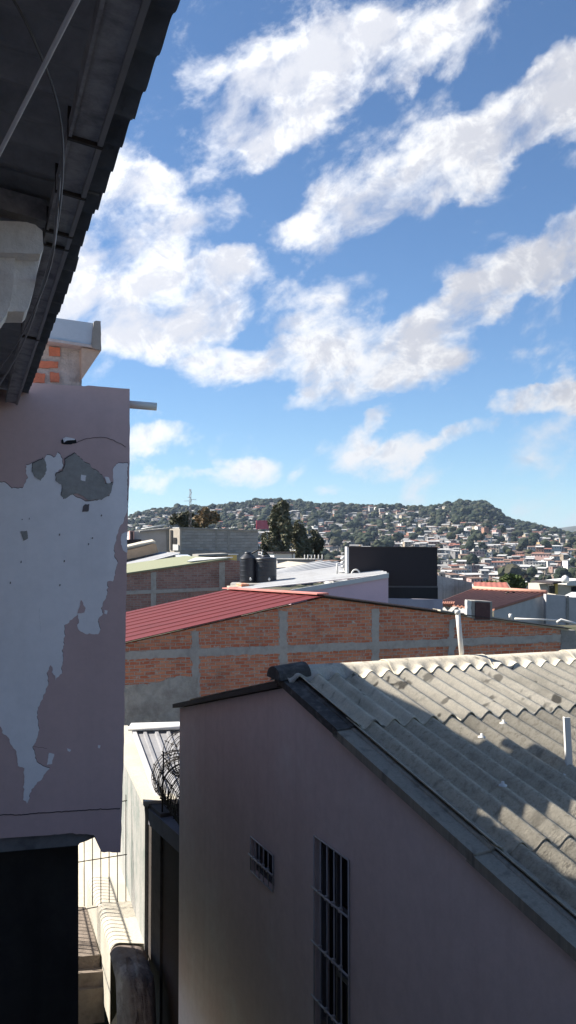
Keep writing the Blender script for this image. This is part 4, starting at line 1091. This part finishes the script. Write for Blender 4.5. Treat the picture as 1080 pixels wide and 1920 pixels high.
# small roof hatch with dark louvre and white jamb
vb = thing('vent_box', WP.pt(898, 1158)+V((0, .8, 0)), 'small dark louvred vent box with a whitewashed jamb on top of the brick wall', 'vent')
vp = Plane(900, 1150, 27.4, 76)
mb = prism(vp, [(890, 1126), (923, 1128), (923, 1164), (890, 1164)], .5); mb.build('box', M['concrete'], vb)
mb = prism(vp, [(891, 1129), (919, 1130), (919, 1162), (891, 1162)], .03, off=.02); mb.build('louvre', surf('rusty_louvre', (.09, .05, .05), (.15, .09, .085), .5, 8), vb)
mb = prism(vp, jag([(876, 1125), (884, 1127), (884, 1158), (875, 1156)], .8, 4, 2), .15, off=.05); mb.build('jamb', M['white_paint'], vb)
mb = prism(vp, [(884, 1126), (890, 1127), (890, 1160), (884, 1160)], .3, off=.01); mb.build('cheek', M['concrete'], vb)
mb = prism(vp, jag([(845, 1150), (853, 1140), (858, 1138), (864, 1150)], .8, 3, 4), .3); o = mb.build('rubble_heap', M['concrete']); tag(o, 'small grey heap of mortar on the wall top left of the vent box', 'rubble')
# pipes on the wall top
mb = MB(); mb.tube([at(957, 1161, 27.5), at(957, 1151, 27.5)], .05, 8); o = mb.build('pipe_stub', M['pvc']); tag(o, 'short upright white pipe stub on the wall right of the vent box', 'pipe')
mb = MB(); mb.tube([at(965, 1160, 28), at(1046, 1163, 28)], .03, 6); o = mb.build('water_pipe', M['pvc']); tag(o, 'thin white horizontal pipe in front of the long grey wall', 'pipe')
mb = MB(); mb.tube([at(1044, 1167, 27.8), at(1052, 1162, 27.8), at(1066, 1166, 27.8), at(1085, 1171, 27.8)], .04, 8); o = mb.build('water_pipe', M['pvc']); tag(o, 'bent white pipe at the right end of the brick wall', 'pipe')

# ---- pink building with white roof, dark panel, tanks -----------------------
PP = Plane(728, 1100, 34, 66)
pk_ = thing('pink_building', PP.pt(640, 1140), 'low mauve pink building with a sunlit white ribbed roof', 'building')
mb = prism(PP, [(546, 1112), (728, 1080), (728, 1170), (546, 1175)], .2); mb.build('wall', M['pinkwall'], pk_)
a = PP.pt(545, 1107, .06); b_ = PP.pt(729, 1076, .06); 
tl = at(660, 1062, 42); 
dv2 = at(660, 1060, 41.5)-b_
lowl = at(436, 1107, 36.3)
mb = MB(); patch(b_, at(664, 1061, 42.5), at(520, 1064, 52.0)*.87, lowl, lambda u: .0 if (u % .5) < .32 else .05, 70, 1, .03, mb, 0, False)
p_b1 = at(664, 1061, 42.5)
mb = MB(); patch(b_, p_b1, at(508, 1080, 42.5), at(440, 1107, 34.5), lambda u: .0 if (u % .62) < .42 else .07, 120, 1, .03, mb, 0, False)
mb.build('roof', M['sheet'], pk_)
mb = MB(); mb.hexa([a+V((0, 0, -.14)), b_+V((0, 0, -.14)), b_+V((0, .1, -.14)), a+V((0, .1, -.14))], [a+V((0, 0, .02)), b_+V((0, 0, .03)), b_+V((0, .1, .03)), a+V((0, .1, .02))]); mb.build('fascia', M['white_paint'], pk_)
mb = prism(PP, [(728, 1122), (830, 1124), (830, 1160), (728, 1165)], .2, off=-.5); mb.build('side_wall', surf('lilac_wall', (.42, .40, .46), None, .3, 1), pk_)
# rear pale roof strip behind tanks
mb = MB(); patch(at(690, 1058, 60), at(600, 1052, 62), at(515, 1070, 62), at(515, 1083, 50), lambda u: .0 if (u % .6) < .42 else .06, 60, 1, .03, mb, 0, False)
o = mb.build('ribbed_roof', M['sheet']); tag(o, 'pale grey ribbed roof right behind the two black tanks', 'roof')
# dark panel
DP = Plane(740, 1080, 36, 84)
dp = thing('rooftop_panel', DP.pt(736, 1132), 'big dark rectangular panel wall standing behind the pink building', 'panel')
mb = prism(DP, [(654, 1026), (820, 1027), (820, 1099), (654, 1098)], .35); mb.build('upper_panel', M['panel'], dp)
mb = prism(DP, [(654, 1101), (821, 1102), (821, 1135), (654, 1135)], .35); mb.build('lower_panel', M['panel_low'], dp)
mb = prism(DP, [(654, 1098.4), (821, 1099.4), (821, 1101.6), (654, 1100.6)], .3, off=-.02); mb.build('seam', M['mast'], dp)
mb = prism(DP, [(650, 1025), (654, 1026), (654, 1075), (650, 1074)], .4, off=.01); mb.build('edge_trim', M['white_paint'], dp)
mb = prism(DP, [(653, 1024.5), (821, 1025.5), (821, 1027.5), (653, 1026.5)], .4, off=.02); mb.build('top_trim', M['dark_trim'], dp)
# meter / pump by the panel
pm = thing('pipe_manifold', at(645, 1072, 37), 'white painted pump and pipe manifold at the left foot of the dark panel', 'pump')
mb = MB(); mb.box(at(648, 1056, 37), .16, .18, .58, 0); mb.build('housing', M['white_paint'], pm)
mb = MB()
for yy in (1046, 1054, 1062): mb.lathe(at(643, yy+4, 36.8), [(0, 0), (.09, .02), (.10, .08), (.05, .13), (0, .14)], 12)
mb.build('valve', M['white_paint'], pm)
mb = MB(); mb.tube([at(632, 1077, 36.8), at(632, 1056, 36.8)], .035, 8); mb.build('pipe', M['white_paint'], pm)
mb = MB(); mb.tube([at(636, 1072, 36.9), at(655, 1074, 36.9)], .04, 8); mb.build('pipe', M['white_paint'], pm)
mb = MB()
ar = [at(667-8*cos(radians(q)), 1078-10*sin(radians(q)), 35.6) for q in range(-10, 191, 20)]; mb.tube(ar, .03, 8); mb.build('pipe', M['white_paint'], pm)
# tanks
sb_ = thing('tank_slab', at(475, 1100, 37), 'concrete slab with a brick edge carrying the two black water tanks', 'slab')
zt_ = at(480, 1092, 37).z
a = at(436, 1090, 37); 
mb = MB(); lo = [zed(at(432, 1090, 36.2), zt_-.16), zed(at(463, 1095, 35.2), zt_-.16), zed(at(524, 1090, 36.6), zt_-.16), zed(at(524, 1080, 39.5), zt_-.16), zed(at(440, 1080, 39.5), zt_-.16)]
mb.hexa(lo, [p+V((0, 0, .15)) for p in lo]); mb.build('slab', M['concrete'], sb_)
mb = MB(); p = at(455, 1099, 35.4); mb.box(p, .9, .3, .2, 75); mb.build('brick_edge', M['brick_near'], sb_)
mb = MB(); p = at(440, 1104, 35.6); mb.box(p, .8, .5, .2, 80); mb.build('pad', M['pale_conc'], sb_)
def tank(px, w_, ytop, label, cone):
    c0 = at(px, 1091, 37.0); c0 = zed(c0, zt_+.0); H = (1091-ytop)/F*37; R = w_/2/F*37
    t_ = thing('water_tank', c0, label, 'water tank')
    sh = H*(.80 if cone else .88); pf = [(0, 0), (R*.97, 0), (R, .03)]
    nb = 5
    for i in range(nb):
        z0 = sh*(i+.5)/nb-.02; pf += [(R, z0-.03), (R*1.012, z0-.015), (R*1.012, z0+.015), (R, z0+.03)]
    pf += [(R, sh-.03), (R*1.02, sh), (R*.98, sh+.03)]
    if cone: pf += [(R*.45, H-.06), (R*.38, H-.05)]
    else: pf += [(R*.8, H-.07), (R*.5, H-.05)]
    pf += [(0, H-.045)]
    mb = MB(); mb.lathe(c0, pf, 40); mb.sm = [False]*len(mb.sm); mb.build('body', M['tank'], t_)
    mb = MB(); mb.lathe(c0, [(R*.42, H-.06), (R*.44, H), (R*.3, H+.02), (0, H+.025)], 24); mb.build('lid', M['tank'], t_)
    mb = MB(); p = c0+V((R*.35, -R*.95, .14)); mb.tube([p+V((0, .1, 0)), p+V((0, -.06, 0))], .05, 10); mb.tube([p+V((0, -.05, -.06)), p+V((0, -.05, .07))], .02, 8); mb.build('valve', M['pvc'], t_)
    return t_, c0, R, H
T1, c1_, R1, H1 = tank(465, 31, 1035, 'narrower black water tank with a pointed lid, left of the pair', True)
T2, c2_, R2, H2 = tank(498, 41, 1041, 'wider black water tank with a flat top, right of the pair', False)
mb = MB(); mb.tube([c1_+V((R1*.3, .3, H1*.95)), c1_+V((R1+.1, .4, H1+.10)), c2_+V((0, .4, H2+.12)), c2_+V((R2*.3, .4, H2-.02))], .03, 8); mb.build('pipe', M['iron'], T1)
mb = MB(); mb.tube([at(490, 1048, 37.6), at(492, 1031, 37.6)], .03, 8); mb.build('vent_pipe', M['white_paint'], T2)

# ---- second brick house, olive roof ------------------------------------------
B2 = Plane(430, 1050, 38, 71)
b2 = thing('brick_annex', B2.pt(330, 1160), 'shaded dull brick house with an olive green roof left of the water tanks', 'house')
mb = prism(B2, [(120, 1094), (428, 1049), (452, 1052), (452, 1180), (120, 1180)], .25); mb.build('wall', M['brick_far'], b2)
for x0, x1 in ((283, 293), (411, 422)):
    mb = prism(B2, jag([(x0, lut([(120, 1097), (428, 1053)], x0)), (x1, lut([(120, 1097), (428, 1053)], x1)), (x1, 1180), (x0, 1180)], .6, 4, 1), .05, off=.02); mb.build('concrete_column', M['lintel'], b2)
mb = prism(B2, [(120, 1112), (420, 1101), (420, 1107), (120, 1120)], .05, off=.03); mb.build('bond_beam', M['lintel'], b2)
f0 = B2.pt(428, 1046.5, .12); f1 = B2.pt(120, 1091, .12); g0 = at(346, 1042, 50); g1 = g0+(f1-f0)
mb = MB(); patch(f0, g0, g1, f1, lambda u: 0, 4, 1, .06, mb); mb.build('roof', M['olive'], b2)
mb = MB(); patch(f0+V((0, 0, .04)), f0+V((.1, 1.5, .03)), f0+V((-1.6, 2.5, -.02)), f0+V((-1.7, .3, -.13)), lambda u: 0, 2, 1, .04, mb); mb.build('roof_edge', M['white_paint'], b2)
o = None
mb = MB(); patch(at(338, 1037, 52), at(300, 1036, 58), at(180, 1062, 58), at(190, 1076, 49), lambda u: .0 if (u % .6) < .45 else .05, 60, 1, .04, mb); o = mb.build('ribbed_roof', M['sheet']); tag(o, 'white ribbed roof plane behind the olive green roof at left', 'roof')
mb = MB(); patch(at(372, 1049, 48), at(352, 1040, 52), at(330, 1040, 52), at(330, 1052, 48), lambda u: 0, 3, 1, .05, mb); o = mb.build('small_roof', M['zinc']); tag(o, 'small blue-grey roof piece between the white and the olive roofs', 'roof')
# tan barrel roof at far left
t_ = thing('barrel_roof', at(262, 1045, 55), 'tan barrel shaped roof with pale top at left above the white roof', 'roof')
mb = MB(); bp = Plane(265, 1030, 55, 73)
mb = prism(bp, [(180, 1044), (237, 1032), (262, 1026), (288, 1019), (293, 1021), (297, 1036), (180, 1062)], .8); mb.build('end_board', M['sheet_tan'], t_)
mb = MB(); pts_ = [(170, 1042), (237, 1028), (262, 1022), (288, 1017), (292, 1019)]
fr = [bp.pt(x, y, .1) for x, y in pts_]; bk = [p+V((-.6, 3.5, .12)) for p in fr]
for i in range(len(fr)-1): mb.hexa([fr[i], fr[i+1], bk[i+1], bk[i]], [p+V((0, 0, .08)) for p in (fr[i], fr[i+1], bk[i+1], bk[i])])
mb.build('roof', M['pale_conc'], t_)
# grey house left
h1 = thing('grey_house', at(285, 1040, 66), 'plain grey plastered house with a flat slab roof and a pink jamb at far left', 'house')
hp_ = Plane(285, 1020, 66, 70)
mb = prism(hp_, [(252, 996), (313, 993), (321, 991), (321, 1048), (200, 1052), (200, 1016), (252, 1014)], 4); mb.build('wall', M['grey_paint'], h1)
mb = prism(hp_, jag([(262, 995), (322, 989), (322, 992), (262, 998)], .5, 4, 3), 4.4, off=.3); mb.build('roof', M['concrete'], h1)
mb = prism(hp_, [(243, 995), (252, 995), (252, 1013), (243, 1013)], .3, off=.2); mb.build('pillar', surf('pink_pillar', (.62, .38, .32), None, .3, 3), h1)
mb = prism(hp_, [(246.5, 997), (249, 997), (249, 1012), (246.5, 1012)], .05, off=.24); mb.build('slot', M['void'], h1)
mb = prism(hp_, [(200, 1013), (265, 1011), (265, 1016), (200, 1026)], 1.5, off=.8); mb.build('awning', M['dark_trim'], h1)
mb = MB(); mb.tube([at(256, 994, 63), at(310, 984, 63)], .06, 6); mb.tube([at(258, 994, 63), at(258, 988, 63)], .12, 8); mb.build('roof_pipe', M['white_paint'], h1)
mb = prism(hp_, [(313, 991), (318, 990), (318, 1042), (313, 1042)], .3, off=.1); mb.build('pilaster', M['concrete'], h1)
# grey block building
h2 = thing('block_building', at(400, 1048, 62), 'long grey concrete block building with a sunlit white end and narrow dark window', 'building')
kp = Plane(337, 1020, 62, 78)
mb = prism(kp, [(337, 990), (410, 993), (484, 996), (484, 1056), (337, 1056)], 5); mb.build('wall', M['block'], h2)
for x0, x1 in ((404, 407), (427, 431)):
    mb = prism(kp, [(x0, 994), (x1, 994), (x1, 1030), (x0, 1030)], .05, off=.03); mb.build('concrete_column', M['concrete'], h2)
mb = prism(kp, [(337, 1031), (484, 1036), (484, 1056), (337, 1056)], .1, off=.06); mb.build('lower_band', M['concrete'], h2)
ep = Plane(337, 1020, 61.9, 108)
ep = Plane(337.3, 1020, 61.9, -48)
mb = prism(ep, [(318, 992), (337, 990), (337, 1038), (318, 1037)], .2); mb.build('end_wall', M['cream'], h2)
mb = prism(ep, [(319, 994), (323, 994), (323, 1031), (319, 1031)], .05, off=.04); mb.build('window', M['void'], h2)
mb = prism(ep, [(325, 1008), (330, 1008), (330, 1020), (325, 1020)], .05, off=.05); mb.build('window', M['void'], h2)
mb = prism(ep, [(324, 1021), (334, 1021), (334, 1032), (324, 1032)], .05, off=.06); mb.build('door', M['white_paint'], h2)
mb = prism(kp, [(336, 988.5), (484, 994), (484, 996), (336, 991)], 5.2, off=.1); mb.build('roof_slab', M['concrete'], h2)
# mast
ms = thing('radio_mast', at(357, 990, 64), 'thin lattice radio mast rising above the grey block building', 'mast')
mb = MB(); ba = at(357, 992, 64); ta = at(357, 917, 64)
for sx, sy in ((-1, -1), (1, -1), (0, 1)): mb.tube([ba+V((sx*.09, sy*.09, 0)), ta+V((sx*.05, sy*.05, 0))], .012, 4)
zz = ba.z; k = 0
while zz < ta.z: mb.tube([V((ba.x-.09*(1 if k % 2 else -1), ba.y-.09, zz)), V((ba.x+.09*(1 if k % 2 else -1), ba.y-.09, zz+.25))], .015, 4); zz += .25; k += 1
mb.build('lattice', M['mast'], ms)
mb = MB(); z0 = at(357, 938, 64).z
for dx_, dz_ in ((-.4, .05), (.45, -.05), (.2, .2)): mb.tube([V((ba.x-dx_, ba.y, z0+dz_)), V((ba.x+dx_*.2, ba.y, z0+dz_))], .014, 4)
mb.build('antenna', M['mast'], ms)

# clutter roofs in the middle distance
def mid(name, label, cat, pts, Y, ang, dep, mat, extra=None):
    pl_ = Plane(pts[0][0], pts[0][1], Y, ang); t_ = thing(name, pl_.pt(*pts[0])-V((0, 0, 1)), label, cat)
    mb = prism(pl_, pts, dep); mb.build('wall', mat, t_)
    if extra:
        for nm, pp, off, dd_, mm_ in extra: prism(pl_, pp, dd_, off=off).build(nm, mm_, t_)
    return t_
mid('white_hut', 'small white flat-roofed box hut in front of the tall conifers', 'hut', [(514, 1038), (548, 1038), (548, 1056), (514, 1056)], 80, 78, 3, M['white_paint'], [('roof', [(512, 1035.5), (554, 1035.5), (554, 1038), (512, 1038)], .3, 3.5, M['dark_trim']), ('post', [(550, 1038), (553, 1038), (553, 1052), (550, 1052)], .2, .3, M['white_paint'])])
mid('parapet_house', 'low grey house with a row of thin white roof posts beside the white hut', 'house', [(520, 1050), (606, 1050), (606, 1068), (520, 1066)], 74, 80, 5, M['grey_paint'], [('post', [(x, 1040), (x+1.6, 1040), (x+1.6, 1050), (x, 1050)], .05, .15, M['white_paint']) for x in (571, 577, 584, 590, 597, 604)]+[('beam', [(577, 1040), (586, 1040), (586, 1041.5), (577, 1041.5)], .08, .1, M['white_paint']), ('coping', [(519, 1048.5), (607, 1048.5), (607, 1050.2), (519, 1050.2)], .1, 5, M['concrete'])])
mb = MB(); patch(at(606, 1058, 70), at(540, 1052, 72), at(500, 1062, 70), at(520, 1078, 60), lambda u: 0, 4, 1, .1, mb); o = mb.build('earth_roof', M['cream']); tag(o, 'flat dusty tan roof between the black tanks and the low grey house', 'roof')
mid('brick_shed', 'small brick shed with rusty roof left of the white pipe manifold', 'shed', [(607, 1056), (640, 1055), (640, 1066), (607, 1068)], 72, 80, 3, M['brick_far'], [('roof', [(604, 1052), (642, 1051), (642, 1055), (604, 1056)], .3, 3.4, ROOFS['rusty metal'])])
mid('yellow_shed', 'small sunlit cream shed just left of the black tanks', 'shed', [(432, 1041), (444, 1040), (444, 1052), (432, 1052)], 58, 20, 2, M['yellow'], [('roof', [(430, 1038.5), (447, 1038.5), (447, 1040.5), (430, 1041)], .15, 2.3, M['white_paint'])])
mid('low_roof_house', 'low cream house with dark gap under its roof above the olive roof', 'house', [(375, 1046), (425, 1043), (425, 1052), (375, 1052)], 56, 78, 3, M['cream'], [('opening', [(384, 1044.5), (400, 1045), (400, 1049), (384, 1048)], .05, .1, M['void']), ('roof', [(372, 1040), (428, 1037.5), (428, 1041.5), (372, 1044)], .3, 3.3, M['concrete'])])
# orange roof house
oh = thing('tiled_house', at(960, 1160, 44), 'grey house with a big terracotta orange tiled roof right of the dark panel', 'house')
zE = at(927, 1141, 41).z
r1 = at(1025, 1112, 46); r0 = at(888, 1104, 50); e1_ = at(927, 1141, 41); e0_ = at(816, 1132, 45)
mb = MB(); patch(e0_, e1_, r1, r0, lambda u: .03*cos(2*pi*u/.3), 160, 1, .08, mb, 0, True); mb.build('roof', M['tile'], oh)
mb = MB(); mb.hexa([e1_+V((0, .1, -.1)), r1+V((0, .1, -.08)), zed(r1+V((0, .1, 0)), -6), zed(e1_+V((0, .1, 0)), -6)], [e1_+V((.2, .4, -.1)), r1+V((.2, .4, -.08)), zed(r1+V((.2, .4, 0)), -6), zed(e1_+V((.2, .4, 0)), -6)]); mb.build('gable_wall', M['grey_paint'], oh)
mb = MB(); mb.hexa([e0_+V((0, .2, -.1)), e1_+V((-.1, .2, -.1)), zed(e1_+V((-.1, .2, 0)), -6), zed(e0_+V((0, .2, 0)), -6)], [e0_+V((0, .4, -.1)), e1_+V((-.1, .4, -.1)), zed(e1_+V((-.1, .4, 0)), -6), zed(e0_+V((0, .4, 0)), -6)]); mb.build('wall', M['grey_paint'], oh)
mb = MB(); mb.tube([r0+V((0, 0, .05)), r1+V((0, 0, .05))], .1, 8); mb.build('ridge_tiles', surf('ridge_tile', (.58, .30, .22), None, .3, 3), oh)
mb = MB()
for i in range(7): mb.tube([at(828+i*4, 1129.5, 44.6), at(826+i*4, 1134, 43.8)], .06, 6)
mb.build('eave_tiles', M['tile'], oh)
ro = thing('red_gable_roof', at(920, 1108, 54), 'small dark red tiled gable roof behind the orange roof', 'roof')
mb = MB(); patch(at(888, 1107, 51), at(958, 1110, 51), at(950, 1092, 56), at(889, 1091, 56), lambda u: .014*cos(2*pi*u/.32), 80, 1, .1, mb, 0, True); mb.build('tiles', surf('dark_red_tile', (.36, .12, .09), None, .5, 3, .9, .01, 12), ro)
mb = MB(); mb.hexa([at(950, 1092, 56), at(962, 1110, 51.5), at(950, 1115, 56)], [at(951, 1092, 57), at(963, 1110, 52.5), at(951, 1115, 57)]); mb.build('gable', M['cream'], ro)
MB().box(at(948, 1107.5, 48.5), .42, .3, .09, 0).build('vent_cap', M['white_paint'], ro)
mb = MB(); mb.tube([at(948, 1113, 47), at(953, 1110, 47), at(957, 1113.5, 47), at(965, 1110, 47)], .05, 6); o = mb.build('bent_branch', M['iron']); tag(o, 'dark bent scrap lying on the ridge of the orange roof', 'scrap')
mid('concrete_wall', 'stained plain concrete wall sloping down right behind the dark panel', 'wall', [(810, 1077), (826, 1080), (885, 1092), (886, 1130), (810, 1130)], 56, 76, .25, surf('stained_wall', (.46, .46, .46), (.14, .14, .13), .6, 1, .95, .004, 12, streak=.6))
lg = mid('long_grey_wall', 'long plain grey wall at right behind the brick house', 'wall', [(1024, 1114), (1063, 1117), (1064, 1119), (1120, 1124), (1120, 1172), (1024, 1172)], 45, 82, .3, M['grey_paint'], [('pilaster', [(1062, 1117), (1067, 1117), (1067, 1172), (1062, 1172)], .05, .1, M['concrete'])])
yh = mid('yellow_edged_house', 'small pale house with a yellow edged door frame and white canopy at right edge', 'house', [(1043, 1097), (1075, 1096), (1100, 1094), (1100, 1120), (1043, 1116)], 70, 74, 4, M['cream'], [('door_frame', [(1041, 1094), (1046, 1094), (1046, 1114), (1041, 1114)], .1, .2, M['yellow']), ('shutter', [(1030, 1098), (1040, 1098), (1040, 1114), (1030, 1112)], .15, .2, M['glass']), ('roof', [(1036, 1092), (1060, 1090), (1060, 1093), (1036, 1095)], .5, 3, M['dark_trim']), ('upper_wall', [(1063, 1090), (1100, 1086), (1100, 1098), (1063, 1098)], .3, 3, M['white_paint']), ('window', [(1072, 1100), (1090, 1099), (1090, 1110), (1072, 1110)], .06, .1, M['void'])])
mb = MB(); a = at(1052, 1124, 62); mb.hexa([a, at(1110, 1124, 62), at(1110, 1112, 66), at(1072, 1114, 66)], [p+V((0, 0, .15)) for p in (a, at(1110, 1124, 62), at(1110, 1112, 66), at(1072, 1114, 66))]); mb.build('canopy', M['white_paint'], yh)
mb = MB(); mb.lathe(at(1060, 1094, 66), [(0, 0), (.25, .05), (.3, .3), (.2, .5), (0, .6)], 12); mb.build('roof_tank', M['white_paint'], yh)
# houses between the rooftops and the hill foot
HROW = [(838, 1098, 300, 'wide', 'red tiled', 'gable', 'cream'), (870, 1088, 360, 'long low', 'rusty metal', 'shed', 'brick'), (905, 1090, 330, 'wide', 'pale metal', 'gable', 'cream'), (640, 1078, 330, 'wide', 'pale metal', 'gable', 'grey'), (620, 1070, 420, 'small', 'red tiled', 'gable', 'white'), (1000, 1098, 280, 'wide', 'pale metal', 'shed', 'grey'), (1028, 1090, 340, 'long low', 'pale metal', 'gable', 'white'), (975, 1092, 400, 'two-storey', 'pale metal', 'gable', 'grey'), (1068, 1082, 380, 'wide', 'red tiled', 'gable', 'pink'), (845, 1080, 480, 'long low', 'pale metal', 'gable', 'white'), (890, 1078, 520, 'wide', 'rusty metal', 'shed', 'pink')]
for i, (px, py, y, size, roof, kind, wall) in enumerate(HROW):
    o, first = house_proto(size, roof, kind)
    if not first: o = o.copy(); COL.objects.link(o)
    p = at(px, py, y); cw = WALLS[wall]; o.color = (*cw, 1); o.scale = (.6, .6, .6); o.location = (p.x, p.y, p.z-4-2.2); o.rotation_euler = (0, 0, radians([-20, 12, -35, 20, 30, -15, 8, -28, 16, -8, 25][i]))
    tag(o, '%s %s house with %s roof in the valley, %s' % (size, wall, roof, ['just right of the dark panel', 'above the red gable roof', 'left of the bushy green tree', 'left of the pipe manifold', 'above the roof posts', 'right of the bushy green tree', 'above the long grey wall', 'behind the bushy green tree', 'above the yellow-edged house', 'beside the concrete wall', 'above the concrete wall end'][i]), 'house', 'town houses between the rooftops and the hill')

# ---- trees in the middle distance ---------------------------------------------
CON = foliage_mat('conifer_leaves', [(.10, .115, .075), (.14, .145, .095), (.21, .185, .125), (.10, .115, .075), (.24, .20, .135)])
DRY = foliage_mat('dry_leaves', [(.24, .17, .10), (.30, .21, .13), (.14, .13, .08), (.20, .155, .095)])
GRN = foliage_mat('green_leaves', [(.05, .085, .025), (.08, .11, .035), (.10, .125, .045), (.05, .07, .03)])
OLV = foliage_mat('olive_leaves', [(.08, .088, .058), (.12, .11, .075), (.07, .08, .05)])
def column_tree(px, ytop, ybot, wpx, Y, label, mats, seed, name='conifer_tree', leaf=.16, nleaf=5200):
    rd = random.Random(seed); b_ = at(px, ybot, Y); t_ = at(px, ytop, Y); H = t_.z-b_.z; W = wpx/F*Y/2
    cl = []
    for i in range(30):
        f = rd.uniform(.06, .97); r = W*(.30+.70*sin(pi*min(1, (1-f)*.62+.12)))*(1-f**3*.7)
        a = rd.uniform(0, 2*pi); q = rd.uniform(.25, .85)
        s_ = W*rd.uniform(.18, .34)
        cl.append((V((b_.x+cos(a)*r*q, b_.y+sin(a)*r*q, b_.z+H*f)), V((s_, s_, s_*rd.uniform(1.2, 2.2)))))
    limbs = [([b_, b_+V((0, 0, H*.5)), b_+V((rd.uniform(-.2, .2)*W, 0, H*.93))], W*.07)]
    for i in range(10):
        f = rd.uniform(.15, .8); a = rd.uniform(0, 2*pi); limbs.append(([b_+V((0, 0, H*f)), b_+V((cos(a)*W*.7, sin(a)*W*.7, H*min(1, f+.12)))], W*.025))
    return leafy(name, label, 'tree', b_, cl, leaf, nleaf, mats, limbs, seed=seed)
column_tree(524, 952, 1062, 72, 92, 'tallest brownish green conifer above the white hut', CON, 1, nleaf=15000, leaf=.19)
column_tree(560, 984, 1062, 60, 94, 'shorter dark conifer right behind the white hut', CON, 2, nleaf=10000, leaf=.19)
column_tree(590, 1000, 1062, 42, 96, 'slender dark tree rightmost of the conifers above the roof posts', OLV, 3, nleaf=6000, leaf=.19)
def round_tree(px, py, rx, ry, Y, label, mats, seed, ybot, n_=5200, leaf=.17):
    rd = random.Random(seed); c_ = at(px, py, Y); b_ = at(px, ybot, Y); sx = rx/F*Y; sz_ = ry/F*Y
    cl = []
    for i in range(22):
        d = V((rd.gauss(0, 1), rd.gauss(0, 1), rd.gauss(0, 1))).normalized()*rd.uniform(.35, .85); s_ = rd.uniform(.22, .38)
        cl.append((c_+V((d.x*sx, d.y*sx, d.z*sz_)), V((sx*s_, sx*s_, sz_*s_))))
    limbs = [([b_, c_-V((0, 0, sz_*.3))], sx*.06)]
    for i in range(9):
        a = rd.uniform(0, 2*pi); limbs.append(([c_-V((0, 0, sz_*.5)), c_+V((cos(a)*sx*.8, sin(a)*sx*.8, sz_*rd.uniform(0, .8)))], sx*.025))
    return leafy('broadleaf_tree', label, 'tree', b_, cl, leaf, n_, mats, limbs, seed=seed)
round_tree(342, 976, 24, 22, 78, 'sparse olive tree left of the radio mast behind the block building', OLV, 5, 1010, 2600, .16)
round_tree(390, 972, 27, 22, 80, 'dry brown tree right of the radio mast behind the block building', DRY, 6, 1010, 5200, .15)
round_tree(372, 980, 14, 14, 84, 'small dark green shrub tree just right of the mast foot', OLV, 9, 1010, 1500, .15)
round_tree(962, 1090, 34, 20, 110, 'bushy bright green tree behind the orange roof', GRN, 7, 1125, 6500, .22)
round_tree(915, 1098, 34, 10, 105, 'low spreading green bush behind the small red roof', GRN, 8, 1125, 3200, .22)
round_tree(1010, 1104, 26, 9, 120, 'dark olive bush left of the yellow-edged house', OLV, 10, 1125, 2200, .22)
round_tree(498, 1032, 10, 14, 85, 'small dark bush between the block building and the tallest conifer', OLV, 12, 1060, 1200, .16)
# red billboard on the hill
rbp = at(492, 984, 950)
mb = MB(); mb.box(rbp, 13, 1.0, 9, -15); o = mb.build('red_gable_block', surf('red_block', (.40, .05, .08), None, .4, .3)); tag(o, 'small crimson block standing in the trees behind the tallest conifer', 'building')

# distant red-white mast on the knoll is too faint to build; haze box
hz = MB(); hz.hexa([V((-6000, -200, -75)), V((6000, -200, -75)), V((6000, 9800, -75)), V((-6000, 9800, -75))], [V((-6000, -200, 240)), V((6000, -200, 240)), V((6000, 9800, 240)), V((-6000, 9800, 240))])
m = bpy.data.materials.new('haze_air'); m.use_nodes = True; nt = m.node_tree; nt.nodes.clear()
ou = nt.nodes.new('ShaderNodeOutputMaterial'); pv = nt.nodes.new('ShaderNodeVolumePrincipled'); pv.inputs['Density'].default_value = .00005; pv.inputs['Color'].default_value = (.55, .72, 1.0, 1); pv.inputs['Anisotropy'].default_value = .2
nt.links.new(pv.outputs[0], ou.inputs['Volume'])
o = hz.build('haze', m); tag(o, kind='stuff')
o.display_type = 'WIRE'
